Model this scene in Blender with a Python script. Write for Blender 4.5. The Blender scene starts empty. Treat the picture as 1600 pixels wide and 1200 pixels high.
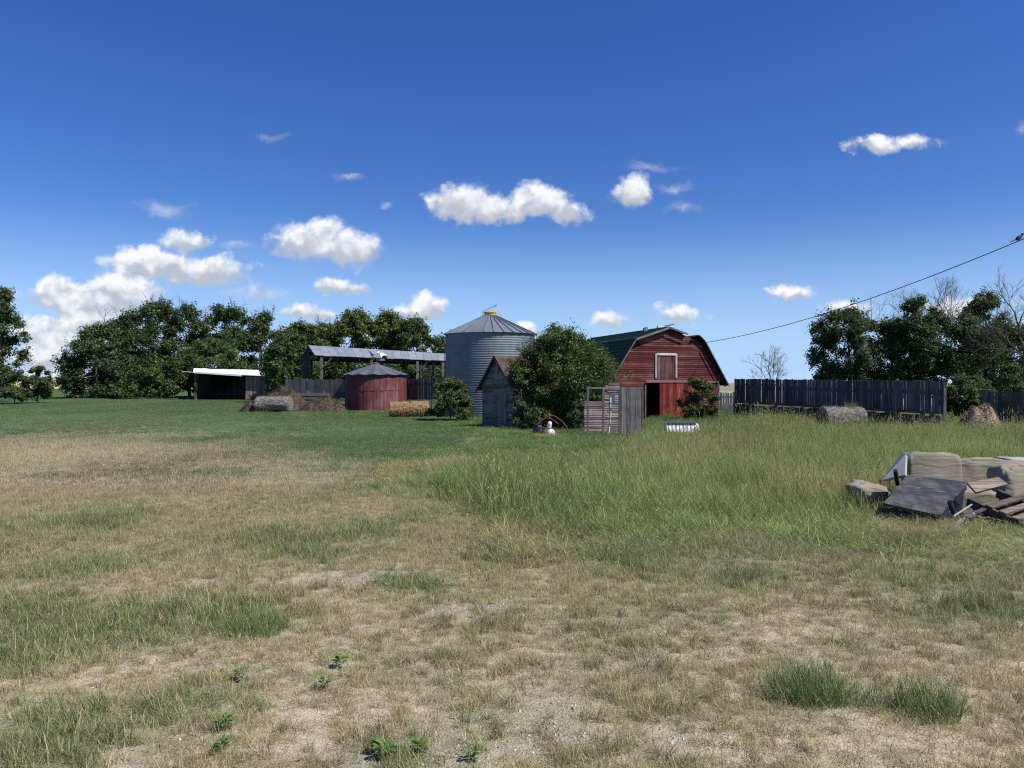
import bpy, math, random
import numpy as np
from mathutils import Vector, Matrix
random.seed(7); rng = np.random.default_rng(11)
R = math.radians
S = bpy.context.scene
col = S.collection
# ---------------------------------------------------------------- terrain
_gy = [-4000, 5, 12, 22, 33, 50, 72, 112, 160, 6000]
_gz = [0, 0, -.10, -.38, -.65, -.85, -.85, -.60, -.55, -.55]
CAMZ, F, HOR = 1.65, 1200.0, 598.0
def G(y): return float(np.interp(y, _gy, _gz))
def P(px, py, Y):           # photo pixel + real distance -> point
    return Vector(((px-800)/F*Y, Y, CAMZ-(py-HOR)/F*Y))
def PG(px, Y, dz=0.0):      # point on the ground
    return Vector(((px-800)/F*Y, Y, G(Y)+dz))
# ---------------------------------------------------------------- noise
def _hash(ix, iy, s):
    h = (ix*374761393 + iy*668265263 + s*1442695041) & 0xFFFFFFFF
    h = ((h ^ (h >> 13))*1274126177) & 0xFFFFFFFF
    return ((h ^ (h >> 16)) & 0xFFFFFF)/float(0xFFFFFF)
def vnoise(x, y, s=0):
    x = np.asarray(x, float); y = np.asarray(y, float)
    ix = np.floor(x).astype(np.int64); iy = np.floor(y).astype(np.int64)
    fx = x-ix; fy = y-iy; fx = fx*fx*(3-2*fx); fy = fy*fy*(3-2*fy)
    a = _hash(ix, iy, s); b = _hash(ix+1, iy, s); c = _hash(ix, iy+1, s); d = _hash(ix+1, iy+1, s)
    return (a*(1-fx)+b*fx)*(1-fy)+(c*(1-fx)+d*fx)*fy
def fbm(x, y, s=0, o=4):
    t = 0; a = .5; n = 0
    for i in range(o):
        t = t+a*vnoise(x*2**i, y*2**i, s+i*17); n += a; a *= .5
    return t/n
def sm(a, b, x):
    t = np.clip((np.asarray(x, float)-a)/(b-a), 0, 1); return t*t*(3-2*t)
# ---------------------------------------------------------------- materials
def newmat(name):
    m = bpy.data.materials.new(name); m.use_nodes = True
    nt = m.node_tree; nt.nodes.clear()
    return m, nt
class N:
    def __init__(s, nt): s.nt = nt
    def __call__(s, t, **k):
        n = s.nt.nodes.new(t)
        for a, b in k.items():
            if a == 'ins':
                for i, v in b.items():
                    if hasattr(v, 'is_output'): s.nt.links.new(v, n.inputs[i])
                    else: n.inputs[i].default_value = v
            else: setattr(n, a, b)
        return n
    def mix(s, f, a, b, blend='MIX'):
        n = s.nt.nodes.new('ShaderNodeMix'); n.data_type = 'RGBA'; n.blend_type = blend
        for i, v in ((0, f), (6, a), (7, b)):
            if hasattr(v, 'is_output'): s.nt.links.new(v, n.inputs[i])
            else: n.inputs[i].default_value = v if i == 0 else (*v[:3], 1)
        return n.outputs[2]
    def math(s, op, a, b=0.0, c=0.0, clamp=False):
        n = s.nt.nodes.new('ShaderNodeMath'); n.operation = op; n.use_clamp = clamp
        for i, v in enumerate((a, b, c)):
            if hasattr(v, 'is_output'): s.nt.links.new(v, n.inputs[i])
            else: n.inputs[i].default_value = v
        return n.outputs[0]
    def vm(s, op, a, b=(0, 0, 0), c=(0, 0, 0)):
        n = s.nt.nodes.new('ShaderNodeVectorMath'); n.operation = op
        for i, v in enumerate((a, b, c)):
            if hasattr(v, 'is_output'): s.nt.links.new(v, n.inputs[i])
            else: n.inputs[i].default_value = v
        return n.outputs['Value'] if op in ('LENGTH', 'DOT_PRODUCT') else n.outputs[0]
    def noise(s, vec, scale, detail=4, rough=.6, dist=0.0):
        n = s('ShaderNodeTexNoise', ins={'Vector': vec, 'Scale': scale, 'Detail': detail, 'Roughness': rough, 'Distortion': dist})
        return n.outputs['Fac']
    def ramp(s, f, a, b):
        n = s('ShaderNodeMapRange', interpolation_type='SMOOTHSTEP', ins={0: f, 1: a, 2: b, 3: 0.0, 4: 1.0})
        return n.outputs[0]
def finish(n, colr, rough=.8, spec=.25, metal=0.0, bump=None, bstr=.3, bdist=.02):
    b = n('ShaderNodeBsdfPrincipled')
    for k, v in (('Base Color', colr), ('Roughness', rough), ('Specular IOR Level', spec), ('Metallic', metal)):
        if hasattr(v, 'is_output'): n.nt.links.new(v, b.inputs[k])
        else: b.inputs[k].default_value = (*v[:3], 1) if k == 'Base Color' else v
    if bump is not None:
        bp = n('ShaderNodeBump', ins={'Strength': bstr, 'Distance': bdist, 'Height': bump})
        n.nt.links.new(bp.outputs[0], b.inputs['Normal'])
    o = n('ShaderNodeOutputMaterial'); n.nt.links.new(b.outputs[0], o.inputs[0])
def wood(name, c1, c2, grain='z', paint=None, pth=.5, rough=.85, sc=1.0):
    m, nt = newmat(name); n = N(nt)
    tc = n('ShaderNodeTexCoord').outputs['Object']
    st = {'z': (9, 9, .7), 'x': (.7, 9, 9), 'y': (9, .7, 9)}[grain]
    v = n.vm('MULTIPLY', tc, tuple(a*sc for a in st))
    g = n.noise(v, 2.2, 6, .65, .4)
    tone = n('ShaderNodeAttribute', attribute_name='tone').outputs['Fac']
    c = n.mix(n.ramp(g, .3, .7), c1, c2)
    if paint:
        w = n.noise(n.vm('MULTIPLY', tc, tuple(a*.5*sc for a in st)), 3.1, 6, .75)
        big = n.noise(tc, .6*sc, 3)
        f = n.math('ADD', w, n.math('MULTIPLY', n.math('SUBTRACT', big, .5), .5))
        f = n.math('ADD', f, n.math('MULTIPLY', n.math('SUBTRACT', tone, .5), .18))
        c = n.mix(n.ramp(f, pth+.1, pth-.1), c, n.mix(n.ramp(g, .2, .8), tuple(q*.75 for q in paint), paint))
    k = n.math('MULTIPLY_ADD', tone, .75, .62)
    st2 = n.ramp(n.noise(tc, 1.3*sc, 5, .7), .3, .6)
    k = n.math('MULTIPLY', k, n.math('MULTIPLY_ADD', st2, .35, .7))
    c = n.vm('SCALE', c); nt.nodes[-1].inputs['Scale'].default_value = 1; nt.links.new(k, nt.nodes[-1].inputs['Scale'])
    finish(n, c, rough, .2, 0, g, .5, .01)
    return m
def plain(name, c, rough=.7, var=.35, scale=3.0, metal=0.0, spec=.3, c2=None, bstr=.2):
    m, nt = newmat(name); n = N(nt)
    tc = n('ShaderNodeTexCoord').outputs['Object']
    f = n.noise(tc, scale, 6, .65)
    tone = n('ShaderNodeAttribute', attribute_name='tone').outputs['Fac']
    d = tuple(q*(1-var) for q in c) if c2 is None else c2
    cc = n.mix(n.ramp(f, .32, .68), d, c)
    k = n.math('MULTIPLY_ADD', tone, .5, .75)
    cc = n.vm('SCALE', cc); nt.nodes[-1].inputs['Scale'].default_value = 1; nt.links.new(k, nt.nodes[-1].inputs['Scale'])
    finish(n, cc, rough, spec, metal, n.noise(tc, scale*9, 4), bstr, .01)
    return m
def leafmat(name, c, c2, trans=.3):
    m, nt = newmat(name); n = N(nt)
    tone = n('ShaderNodeAttribute', attribute_name='tone').outputs['Fac']
    cc = n.mix(tone, c, c2)
    b = n('ShaderNodeBsdfPrincipled', ins={'Base Color': cc, 'Roughness': .5, 'Specular IOR Level': .35})
    t = n('ShaderNodeBsdfTranslucent', ins={'Color': n.mix(.5, cc, (.10, .16, .02))})
    x = n('ShaderNodeMixShader', ins={0: trans, 1: b.outputs[0], 2: t.outputs[0]})
    o = n('ShaderNodeOutputMaterial', ins={0: x.outputs[0]})
    return m
# ---------------------------------------------------------------- mesh builder
def meshobj(name, V, faces, mat, parent=None, origin=None, tone=None, smooth=False):
    V = np.asarray(V, float)
    if origin is not None: V = V-np.asarray(origin, float)
    me = bpy.data.meshes.new(name)
    if isinstance(faces, np.ndarray):
        nf, k = faces.shape
        me.vertices.add(len(V)); me.vertices.foreach_set('co', V.astype(np.float32).ravel())
        me.loops.add(nf*k); me.loops.foreach_set('vertex_index', faces.astype(np.int32).ravel())
        me.polygons.add(nf); me.polygons.foreach_set('loop_start', (np.arange(nf)*k).astype(np.int32))
        me.polygons.foreach_set('loop_total', np.full(nf, k, np.int32))
        me.update(calc_edges=True); me.validate()
    else:
        me.from_pydata([tuple(v) for v in V], [], faces)
    n = len(me.polygons)
    if tone is None or len(tone) != n: tone = np.full(n, .5)
    at = me.attributes.new('tone', 'FLOAT', 'FACE'); at.data.foreach_set('value', np.asarray(tone, np.float32))
    if smooth: me.polygons.foreach_set('use_smooth', np.ones(n, bool))
    if mat: me.materials.append(mat)
    me.update()
    o = bpy.data.objects.new(name, me); col.objects.link(o)
    if parent: o.parent = parent
    return o
class MB:
    def __init__(s): s.v = []; s.f = []; s.t = []
    def add(s, vs, fs, tone=None):
        b = len(s.v); s.v += [tuple(v) for v in vs]
        t = random.random() if tone is None else tone
        for f in fs: s.f.append([b+i for i in f]); s.t.append(t)
    def hexa(s, p, tone=None):   # 8 points: 4 bottom ring, 4 top ring
        s.add(p, [(3, 2, 1, 0), (4, 5, 6, 7), (0, 1, 5, 4), (1, 2, 6, 5), (2, 3, 7, 6), (3, 0, 4, 7)], tone)
    def box(s, x0, x1, y0, y1, z0, z1, tone=None, M=None):
        p = [(x0, y0, z0), (x1, y0, z0), (x1, y1, z0), (x0, y1, z0), (x0, y0, z1), (x1, y0, z1), (x1, y1, z1), (x0, y1, z1)]
        if M is not None: p = [M @ Vector(q) for q in p]
        s.hexa(p, tone)
    def beam(s, a, b, w, h, tone=None, up=(0, 0, 1)):
        a = Vector(a); b = Vector(b); d = (b-a).normalized(); up = Vector(up)
        sx = d.cross(up)
        if sx.length < 1e-3: sx = Vector((1, 0, 0))
        sx.normalize(); sz = sx.cross(d).normalized()
        sx = sx*w/2; sz = sz*h/2
        s.hexa([a-sx-sz, a+sx-sz, a+sx+sz, a-sx+sz, b-sx-sz, b+sx-sz, b+sx+sz, b-sx+sz], tone)
    def tube(s, pts, rad, n=6, tone=None, cap=True):
        pts = [Vector(p) for p in pts]
        if not hasattr(rad, '__len__'): rad = [rad]*len(pts)
        vs = []; prev = None
        for i, p in enumerate(pts):
            d = (pts[min(i+1, len(pts)-1)]-pts[max(i-1, 0)])
            d = d.normalized() if d.length > 1e-9 else Vector((0, 0, 1))
            a = d.cross(Vector((0, 0, 1)) if abs(d.z) < .9 else Vector((1, 0, 0))).normalized() if prev is None else (prev-d*prev.dot(d)).normalized()
            prev = a; b = d.cross(a)
            for k in range(n):
                t = 2*math.pi*k/n
                vs.append(p+(a*math.cos(t)+b*math.sin(t))*rad[i])
        fs = []
        for i in range(len(pts)-1):
            for k in range(n):
                fs.append((i*n+k, i*n+(k+1) % n, (i+1)*n+(k+1) % n, (i+1)*n+k))
        if cap: fs.append(tuple(range(n))[::-1]); fs.append(tuple((len(pts)-1)*n+k for k in range(n)))
        s.add(vs, fs, tone)
    def lathe(s, prof, n=48, c=(0, 0), tone=None, a0=0.0):
        vs = []
        for r, z in prof:
            for k in range(n):
                t = a0+2*math.pi*k/n; vs.append((c[0]+r*math.cos(t), c[1]+r*math.sin(t), z))
        fs = [(i*n+k, i*n+(k+1) % n, (i+1)*n+(k+1) % n, (i+1)*n+k) for i in range(len(prof)-1) for k in range(n)]
        s.add(vs, fs, tone)
    def build(s, name, mat, parent=None, origin=None, smooth=False):
        return meshobj(name, s.v, s.f, mat, parent, origin, s.t, smooth)
def tag(o, label=None, cat=None, group=None, kind=None):
    if label: o['label'] = label
    if cat: o['category'] = cat
    if group: o['group'] = group
    if kind: o['kind'] = kind
    return o
def empty(name, loc, label, cat, group=None, rz=0.0):
    o = bpy.data.objects.new(name, None); o.empty_display_size = .3
    col.objects.link(o); o.location = loc; o.rotation_euler = (0, 0, rz)
    return tag(o, label, cat, group)
def softbox(sx, sy, sz, e=.35, seed=0, amp=.02, nu=48, nv=28, crease=0.0):
    u = np.linspace(-math.pi, math.pi, nu, endpoint=False); v = np.linspace(-math.pi/2, math.pi/2, nv)
    U, Vv = np.meshgrid(u, v)
    c = lambda t, k: np.sign(np.cos(t))*np.abs(np.cos(t))**k
    s_ = lambda t, k: np.sign(np.sin(t))*np.abs(np.sin(t))**k
    x = c(Vv, e)*c(U, e); y = c(Vv, e)*s_(U, e); z = s_(Vv, e)
    d = (fbm(x*2.1+z*1.3+seed, y*2+z*2.2, seed, 4)-.5)*2*amp
    if crease: d = d+crease*(np.abs(np.sin(6*x+5*fbm(x*1.5, z*3, seed+5)*3))-.6)*(1-np.abs(x))
    L = np.sqrt(x*x+y*y+z*z)+1e-6
    X = x*sx/2+x/L*d; Y = y*sy/2+y/L*d; Z = z*sz/2+z/L*d
    V = np.stack([X, Y, Z], -1).reshape(-1, 3)
    F_ = [(i*nu+k, i*nu+(k+1) % nu, (i+1)*nu+(k+1) % nu, (i+1)*nu+k) for i in range(nv-1) for k in range(nu)]
    return V, np.array(F_)
def xf(V, M): return np.array([M @ Vector(v) for v in V])
# ---------------------------------------------------------------- camera, sun, sky
cam_d = bpy.data.cameras.new('camera'); cam = bpy.data.objects.new('camera', cam_d); col.objects.link(cam)
cam_d.sensor_width = 36; cam_d.lens = 27; cam_d.clip_end = 9000; cam_d.clip_start = .05
cam.location = (0, 0, CAMZ); cam.rotation_euler = (R(90-.095), 0, 0); S.camera = cam
SUN_EL, SUN_AZ = 52.0, 62.0           # azimuth measured from -Y towards +X
sd = Vector((math.sin(R(SUN_AZ))*math.cos(R(SUN_EL)), -math.cos(R(SUN_AZ))*math.cos(R(SUN_EL)), math.sin(R(SUN_EL))))
sl = bpy.data.lights.new('sun', 'SUN'); sl.energy = 4.9; sl.angle = R(.5); sl.color = (1, .955, .89)
so = bpy.data.objects.new('sun', sl); col.objects.link(so)
so.rotation_euler = sd.to_track_quat('Z', 'Y').to_euler(); so.location = (20, -20, 40)
W = bpy.data.worlds.new('World'); S.world = W; W.use_nodes = True
nt = W.node_tree; nt.nodes.clear(); n = N(nt)
sky = n('ShaderNodeTexSky', sky_type='NISHITA'); sky.sun_disc = False
sky.sun_elevation = R(SUN_EL); sky.sun_rotation = math.atan2(sd.x, sd.y)
sky.air_density = 1.0; sky.dust_density = .25; sky.ozone_density = 3.0; sky.altitude = 500
tc = n('ShaderNodeTexCoord').outputs['Generated']
sep = n('ShaderNodeSeparateXYZ', ins={0: tc})
yy = n.math('MAXIMUM', sep.outputs[1], .02)
u = n.math('DIVIDE', sep.outputs[0], yy); v = n.math('DIVIDE', sep.outputs[2], yy)
uv = n('ShaderNodeCombineXYZ', ins={0: u, 1: v, 2: 0.0}).outputs[0]
nz = n('ShaderNodeTexNoise', ins={'Vector': uv, 'Scale': 26.0, 'Detail': 7.0, 'Roughness': .62})
wob = n.vm('SUBTRACT', nz.outputs['Color'], (.5, .5, .5))
uvw = n.vm('MULTIPLY_ADD', wob, (.030, .030, 0), uv)
CL = [ # x, y, half width, half height, strength
 (722,318,56,34,1.25),(765,325,48,26,1.15),(845,316,50,32,1.2),(885,332,36,20,1.0),(800,330,60,20,.9),
 (986,304,32,27,1.0),(1020,262,45,10,.42),(1055,295,24,7,.4),(1070,323,30,9,.5),(1370,226,52,15,.88),(1420,222,44,12,.75),
 (255,328,38,15,.5),(292,378,46,24,1.0),(365,384,36,9,.5),(480,378,66,32,1.1),(545,388,62,30,1.1),(500,360,40,20,.8),
 (235,412,80,27,1.2),(310,424,84,28,1.15),(395,456,56,11,.6),(360,455,34,9,.5),(520,445,34,15,1.0),(553,451,34,12,.9),
 (190,452,66,31,1.15),(100,462,74,27,1.05),(85,448,34,18,.9),(150,478,100,20,1.1),(120,503,110,20,.95),(60,520,90,18,.9),(120,538,120,18,.85),(80,562,110,20,.9),(60,590,130,18,.8),(150,572,60,14,.6),
 (470,487,34,14,.95),(500,494,32,12,.9),(668,478,34,22,1.1),(640,487,28,12,.85),(822,514,20,15,.9),(845,528,34,14,.6),
 (952,503,30,14,.85),(975,498,18,9,.5),(1058,489,34,15,.85),(1115,492,20,7,.35),(1236,457,36,12,.85),(1318,482,44,17,.9),(1350,488,30,12,.6),(1490,484,46,20,.8),
 (1205,545,20,8,.6),(1145,600,40,10,.5),(604,322,10,7,.55),(1600,200,12,9,.5),(545,278,26,7,.5),(425,216,34,7,.33),(385,186,26,6,.3),(-300,205,60,6,.22),(900,583,90,12,.3),(1250,590,160,12,.35),(430,590,160,16,.4),
 (1640,470,50,20,.8),(-40,500,70,30,.9),(1560,505,40,10,.4)]
Fm = None; Ff = None; Sm = None; Wm = None
for (cx, cy, a, b, k) in CL:
    cu = (cx-800)/F; cv = (HOR-cy)/F; su = F/a/1.12; sv = F/b/1.12
    q = n.vm('MULTIPLY_ADD', uvw, (su, sv, 0), (-cu*su, -cv*sv, 0))
    L = n.vm('LENGTH', q)
    f = n.math('MULTIPLY_ADD', L, -k, k)
    if k < .68:
        f2 = n.math('MULTIPLY_ADD', L, -k*1.6, k*1.6); Ff = f2 if Ff is None else n.math('SMOOTH_MAX', Ff, f2, .1); continue
    w = n.math('MAXIMUM', f, 0.0)
    qy = n.vm('DOT_PRODUCT', q, (0, 1, 0))
    Sm = n.math('MULTIPLY', w, qy) if Sm is None else n.math('MULTIPLY_ADD', w, qy, Sm)
    Wm = n.math('ADD', w, .001) if Wm is None else n.math('ADD', Wm, w)
    Fm = f if Fm is None else n.math('SMOOTH_MAX', Fm, f, .12)
nz2 = n.noise(uv, 60.0, 8, .65); nz3 = n.noise(uv, 18.0, 6, .6)
dens = n.math('MULTIPLY_ADD', n.math('SUBTRACT', nz2, .5), .75, Fm)
dens = n.math('MULTIPLY_ADD', n.math('SUBTRACT', nz3, .5), .85, dens)
vor = n('ShaderNodeTexVoronoi', feature='SMOOTH_F1', ins={'Vector': uvw, 'Scale': 42.0, 'Smoothness': .45}).outputs['Distance']
vor2 = n('ShaderNodeTexVoronoi', feature='SMOOTH_F1', ins={'Vector': uvw, 'Scale': 95.0, 'Smoothness': .5}).outputs['Distance']
bil = n.math('ADD', n.math('MULTIPLY', n.math('SUBTRACT', .42, vor), 1.0), n.math('MULTIPLY', n.math('SUBTRACT', .42, vor2), .5))
dens = n.math('MULTIPLY_ADD', bil, .42, dens)
al = n.ramp(dens, -.05, .55)
fz = n.noise(n.vm('MULTIPLY', uvw, (.6, 1.3, 1)), 22.0, 9, .68)
alf = n.math('MULTIPLY', n.ramp(n.math('MULTIPLY_ADD', n.math('SUBTRACT', fz, .5), 3.0, Ff), -.1, 1.6), .7)
al = n.math('MAXIMUM', al, alf)
ly = n.math('DIVIDE', Sm, Wm)
sh = n.math('MULTIPLY_ADD', n.math('SUBTRACT', nz3, .5), 1.2, ly)
sh = n.math('MULTIPLY_ADD', n.math('SUBTRACT', nz2, .5), 1.0, sh)
sh = n.math('MULTIPLY_ADD', bil, .7, sh)
shf = n.ramp(sh, -.45, .45)
STR = .08
ccol = n.mix(shf, tuple(q/STR for q in (.38, .41, .47)), tuple(q/STR for q in (.75, .76, .78)))
al = n.math('MULTIPLY', al, n.ramp(sep.outputs[1], .03, .15))
hs = n('ShaderNodeHueSaturation', ins={'Saturation': 1.28, 'Value': 1.04, 'Color': sky.outputs[0], 'Hue': .514})
skc = n.mix(1.0, hs.outputs[0], (.78, .92, 1.10), 'MULTIPLY')
skc = n.mix(n.ramp(sep.outputs[2], .22, -.04), skc, (4.2, 6.3, 10.0))
fin = n.mix(n.math('MULTIPLY', al, .95), skc, ccol)
bg = n('ShaderNodeBackground', ins={0: fin, 1: STR})
n('ShaderNodeOutputWorld', ins={0: bg.outputs[0]})
W.cycles.sampling_method = 'MANUAL'; W.cycles.sample_map_resolution = 512
S.render.engine = 'CYCLES'
S.view_settings.view_transform = 'Standard'; S.view_settings.look = 'None'; S.view_settings.gamma = 1
S.view_settings.exposure = 0.42
S.cycles.use_denoising = False; S.cycles.filter_width = 1.15; S.cycles.max_bounces = 6; S.cycles.diffuse_bounces = 3; S.cycles.transmission_bounces = 3; S.cycles.transparent_max_bounces = 4
# ---------------------------------------------------------------- ground zones (real places on the ground)
def pix(x, y):
    g = np.interp(y, _gy, _gz); ys = np.maximum(y, .5)
    return 800+F*x/ys, HOR+F*(CAMZ-g)/ys
GREEN = [(90,985,190,60,1.0),(390,968,55,26,1.1),(120,885,80,12,.8),(35,1025,70,45,1.1),(1500,950,130,50,.75),(975,868,90,26,.9),(640,913,45,13,.8),
 (150,820,60,12,.7),(440,850,60,18,.8),(500,870,50,12,.6),(620,735,190,42,.75),(250,1110,110,60,.6),(100,1140,140,60,.6),(350,1090,60,60,.55),(1160,905,40,14,.9),(1390,850,60,22,.9),
 (800,870,80,14,.6),(300,740,260,14,.5),(60,745,60,10,.3),(620,1180,60,20,.7),(1250,850,90,20,.6),(600,830,90,18,.55),(1330,1000,40,18,.4),(240,1170,60,30,.6)]
BARE = [(520,905,170,26,.9),(650,985,160,36,.7),(230,1165,110,22,.8),(860,1130,240,70,.75),(1440,1160,220,60,.75),(1000,1010,200,40,.5),(1180,990,160,30,.5),(560,1090,120,50,.7),
 (740,860,60,14,.6),(380,870,60,12,.6),(1450,1040,120,30,.5),(750,1180,200,40,.7),(1250,1180,200,30,.8),(1560,890,60,20,.5)]
def ell(px, py, L):
    r = 0
    for a, b, c, d, k in L:
        r = np.maximum(r, k*np.exp(-(((px-a)/c)**2+((py-b)/d)**2)))
    return r
def zones(x, y):
    px, py = pix(x, y)
    n1 = fbm(x*.9+5, y*.9, 3); n2 = fbm(x*.22, y*.22+9, 5); n3 = fbm(x*2.3, y*2.3, 8); n4 = fbm(x*.5+3, y*.12, 21)
    wob = (n1-.5)*60
    n6 = fbm(x*.35+2, y*.3, 55)
    tall = sm(540, 800, px+wob*2.5+(n6-.5)*330)*sm(905, 840, py+wob*1.2+(n6-.5)*90)*sm(640, 652, py)
    tall = np.maximum(tall, sm(355, 420, px)*sm(664, 652, py+wob*.1)*sm(628, 636, py))
    lawn = sm(765, 650, py-34*np.exp(-((px-620)/190)**2)+wob*.5+(n4-.5)*60)*(1-sm(680, 800, px+wob))
    dryband = np.exp(-(((px-90)/240)**2+((py-702)/22)**2))
    lawn = lawn*(1-.75*dryband)
    green = np.clip(ell(px, py, GREEN)*1.2*(0.1+1.7*n3)+ (n2-.5)*.9+(n1-.5)*.7+(n3-.5)*.5+ .12, 0, 1)
    green = np.clip(np.maximum(green*sm(1300, 1200, py*0+1200), lawn), 0, 1)
    n5 = fbm(x*5, y*5, 33, 3)
    bare = ell(px, py, BARE)*(.2+1.0*n3)+(n1-.5)*1.0+(n3-.5)*1.3+(n5-.5)*1.5+.06*sm(850, 1000, py)
    bare = sm(.40, .90, bare)*sm(780, 900, py)*(1-sm(.3, .7, ell(px, py, GREEN)))
    bare = np.where(y < 2, .5, bare)
    return dict(px=px, py=py, tall=tall, lawn=lawn, green=green, bare=bare, n1=n1, n2=n2, n3=n3)
# ground sheet
ys = np.concatenate([np.linspace(-400, -20, 8), np.linspace(-12, 1.2, 12), np.arange(1.5, 9, .07), np.geomspace(9.05, 150, 300), np.geomspace(155, 6000, 40)])
xs_ = np.concatenate([np.arange(0, 6, .08), np.geomspace(6.1, 120, 150), np.geomspace(130, 5000, 24)]); xs = np.concatenate([-xs_[:0:-1], xs_])
X, Y = np.meshgrid(xs, ys)
Z = np.interp(Y, _gy, _gz); z_ = zones(X, Y)
near = sm(60, 30, Y)
Z = Z+near*((z_['n1']-.5)*.05+(fbm(X*5, Y*5, 40)-.5)*.022*(1+z_['bare']))
V = np.stack([X, Y, Z], -1).reshape(-1, 3); ny, nx = X.shape
ii = (np.arange(ny-1)[:, None]*nx+np.arange(nx-1)[None, :]).ravel()
Fq = np.stack([ii, ii+1, ii+nx+1, ii+nx], 1)
m, nt = newmat('ground_soil'); n = N(nt)
A = lambda a: n('ShaderNodeAttribute', attribute_name=a)
zc = n('ShaderNodeSeparateXYZ', ins={0: A('zone').outputs['Vector']})
tc = n('ShaderNodeTexCoord').outputs['Object']
vo = n('ShaderNodeTexVoronoi', ins={'Vector': tc, 'Scale': 75.0})
vo2 = n('ShaderNodeTexVoronoi', ins={'Vector': tc, 'Scale': 34.0})
peb = n.mix(.5, vo.outputs['Color'], vo2.outputs['Color'])
pv = n('ShaderNodeSeparateColor', ins={0: peb}).outputs[0]
soil = n.mix(pv, (.26, .21, .15), (.60, .52, .40))
soil = n.mix(n.ramp(n.noise(tc, 3.0, 6, .7), .35, .7), soil, (.46, .395, .285))
thatch = n.mix(n.noise(n.vm('MULTIPLY', tc, (1, 1, 1)), 28.0, 5, .8), (.15, .12, .075), (.40, .33, .215))
thatch = n.mix(n.ramp(n.noise(tc, .8, 5, .7), .4, .7), thatch, (.20, .18, .10))
grn = n.mix(n.noise(tc, 2.5, 9, .8), (.035, .062, .022), (.082, .138, .050))
thatch = n.mix(n.ramp(n.noise(tc, 5.0, 6, .75), .36, .58), thatch, soil)
c = n.mix(zc.outputs[0], thatch, soil); c = n.mix(zc.outputs[1], c, grn)
gold = n.mix(n.noise(n.vm('MULTIPLY', tc, (.02, .2, 1)), 1.0, 4), (.42, .32, .15), (.50, .39, .19))
c = n.mix(zc.outputs[2], c, gold)
hgt = n.math('ADD', n.math('MULTIPLY', vo.outputs['Distance'], -.6), n.noise(tc, 30.0, 5, .7))
finish(n, c, .95, .1, 0, hgt, .7, .02)
gr = meshobj('ground', V, Fq, m, smooth=True); tag(gr, kind='structure')
za = gr.data.attributes.new('zone', 'FLOAT_VECTOR', 'POINT')
gold_w = sm(270, 300, Y)*sm(20, -60, X)
zv = np.stack([z_['bare'], np.clip(z_['green']*.9+z_['tall']*.4+sm(60, 75, Y)*(1-.65*sm(0, 20, X)), 0, 1)*(1-gold_w), gold_w], -1).reshape(-1, 3)
za.data.foreach_set('vector', zv.astype(np.float32).ravel())
# ---------------------------------------------------------------- grasses (uncountable ground cover)
def grassmat(name, straw, rough=.55, trans=.35):
    m, nt = newmat(name); n = N(nt)
    tint = n('ShaderNodeAttribute', attribute_type='INSTANCER', attribute_name='tint').outputs['Vector']
    tone = n('ShaderNodeAttribute', attribute_name='tone').outputs['Fac']
    dry = n('ShaderNodeAttribute', attribute_name='dry').outputs['Fac']
    c = n.mix(dry, tint, straw)
    c = n.vm('SCALE', c); nt.links.new(n.math('MULTIPLY_ADD', tone, .9, .55), nt.nodes[-1].inputs['Scale']) if False else None
    sc = nt.nodes[-1]; k = n.math('MULTIPLY_ADD', tone, .9, .55); nt.links.new(k, sc.inputs['Scale'])
    b = n('ShaderNodeBsdfPrincipled', ins={'Base Color': c, 'Roughness': rough, 'Specular IOR Level': .25})
    t = n('ShaderNodeBsdfTranslucent', ins={'Color': c})
    x = n('ShaderNodeMixShader', ins={0: trans, 1: b.outputs[0], 2: t.outputs[0]})
    n('ShaderNodeOutputMaterial', ins={0: x.outputs[0]})
    return m
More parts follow.
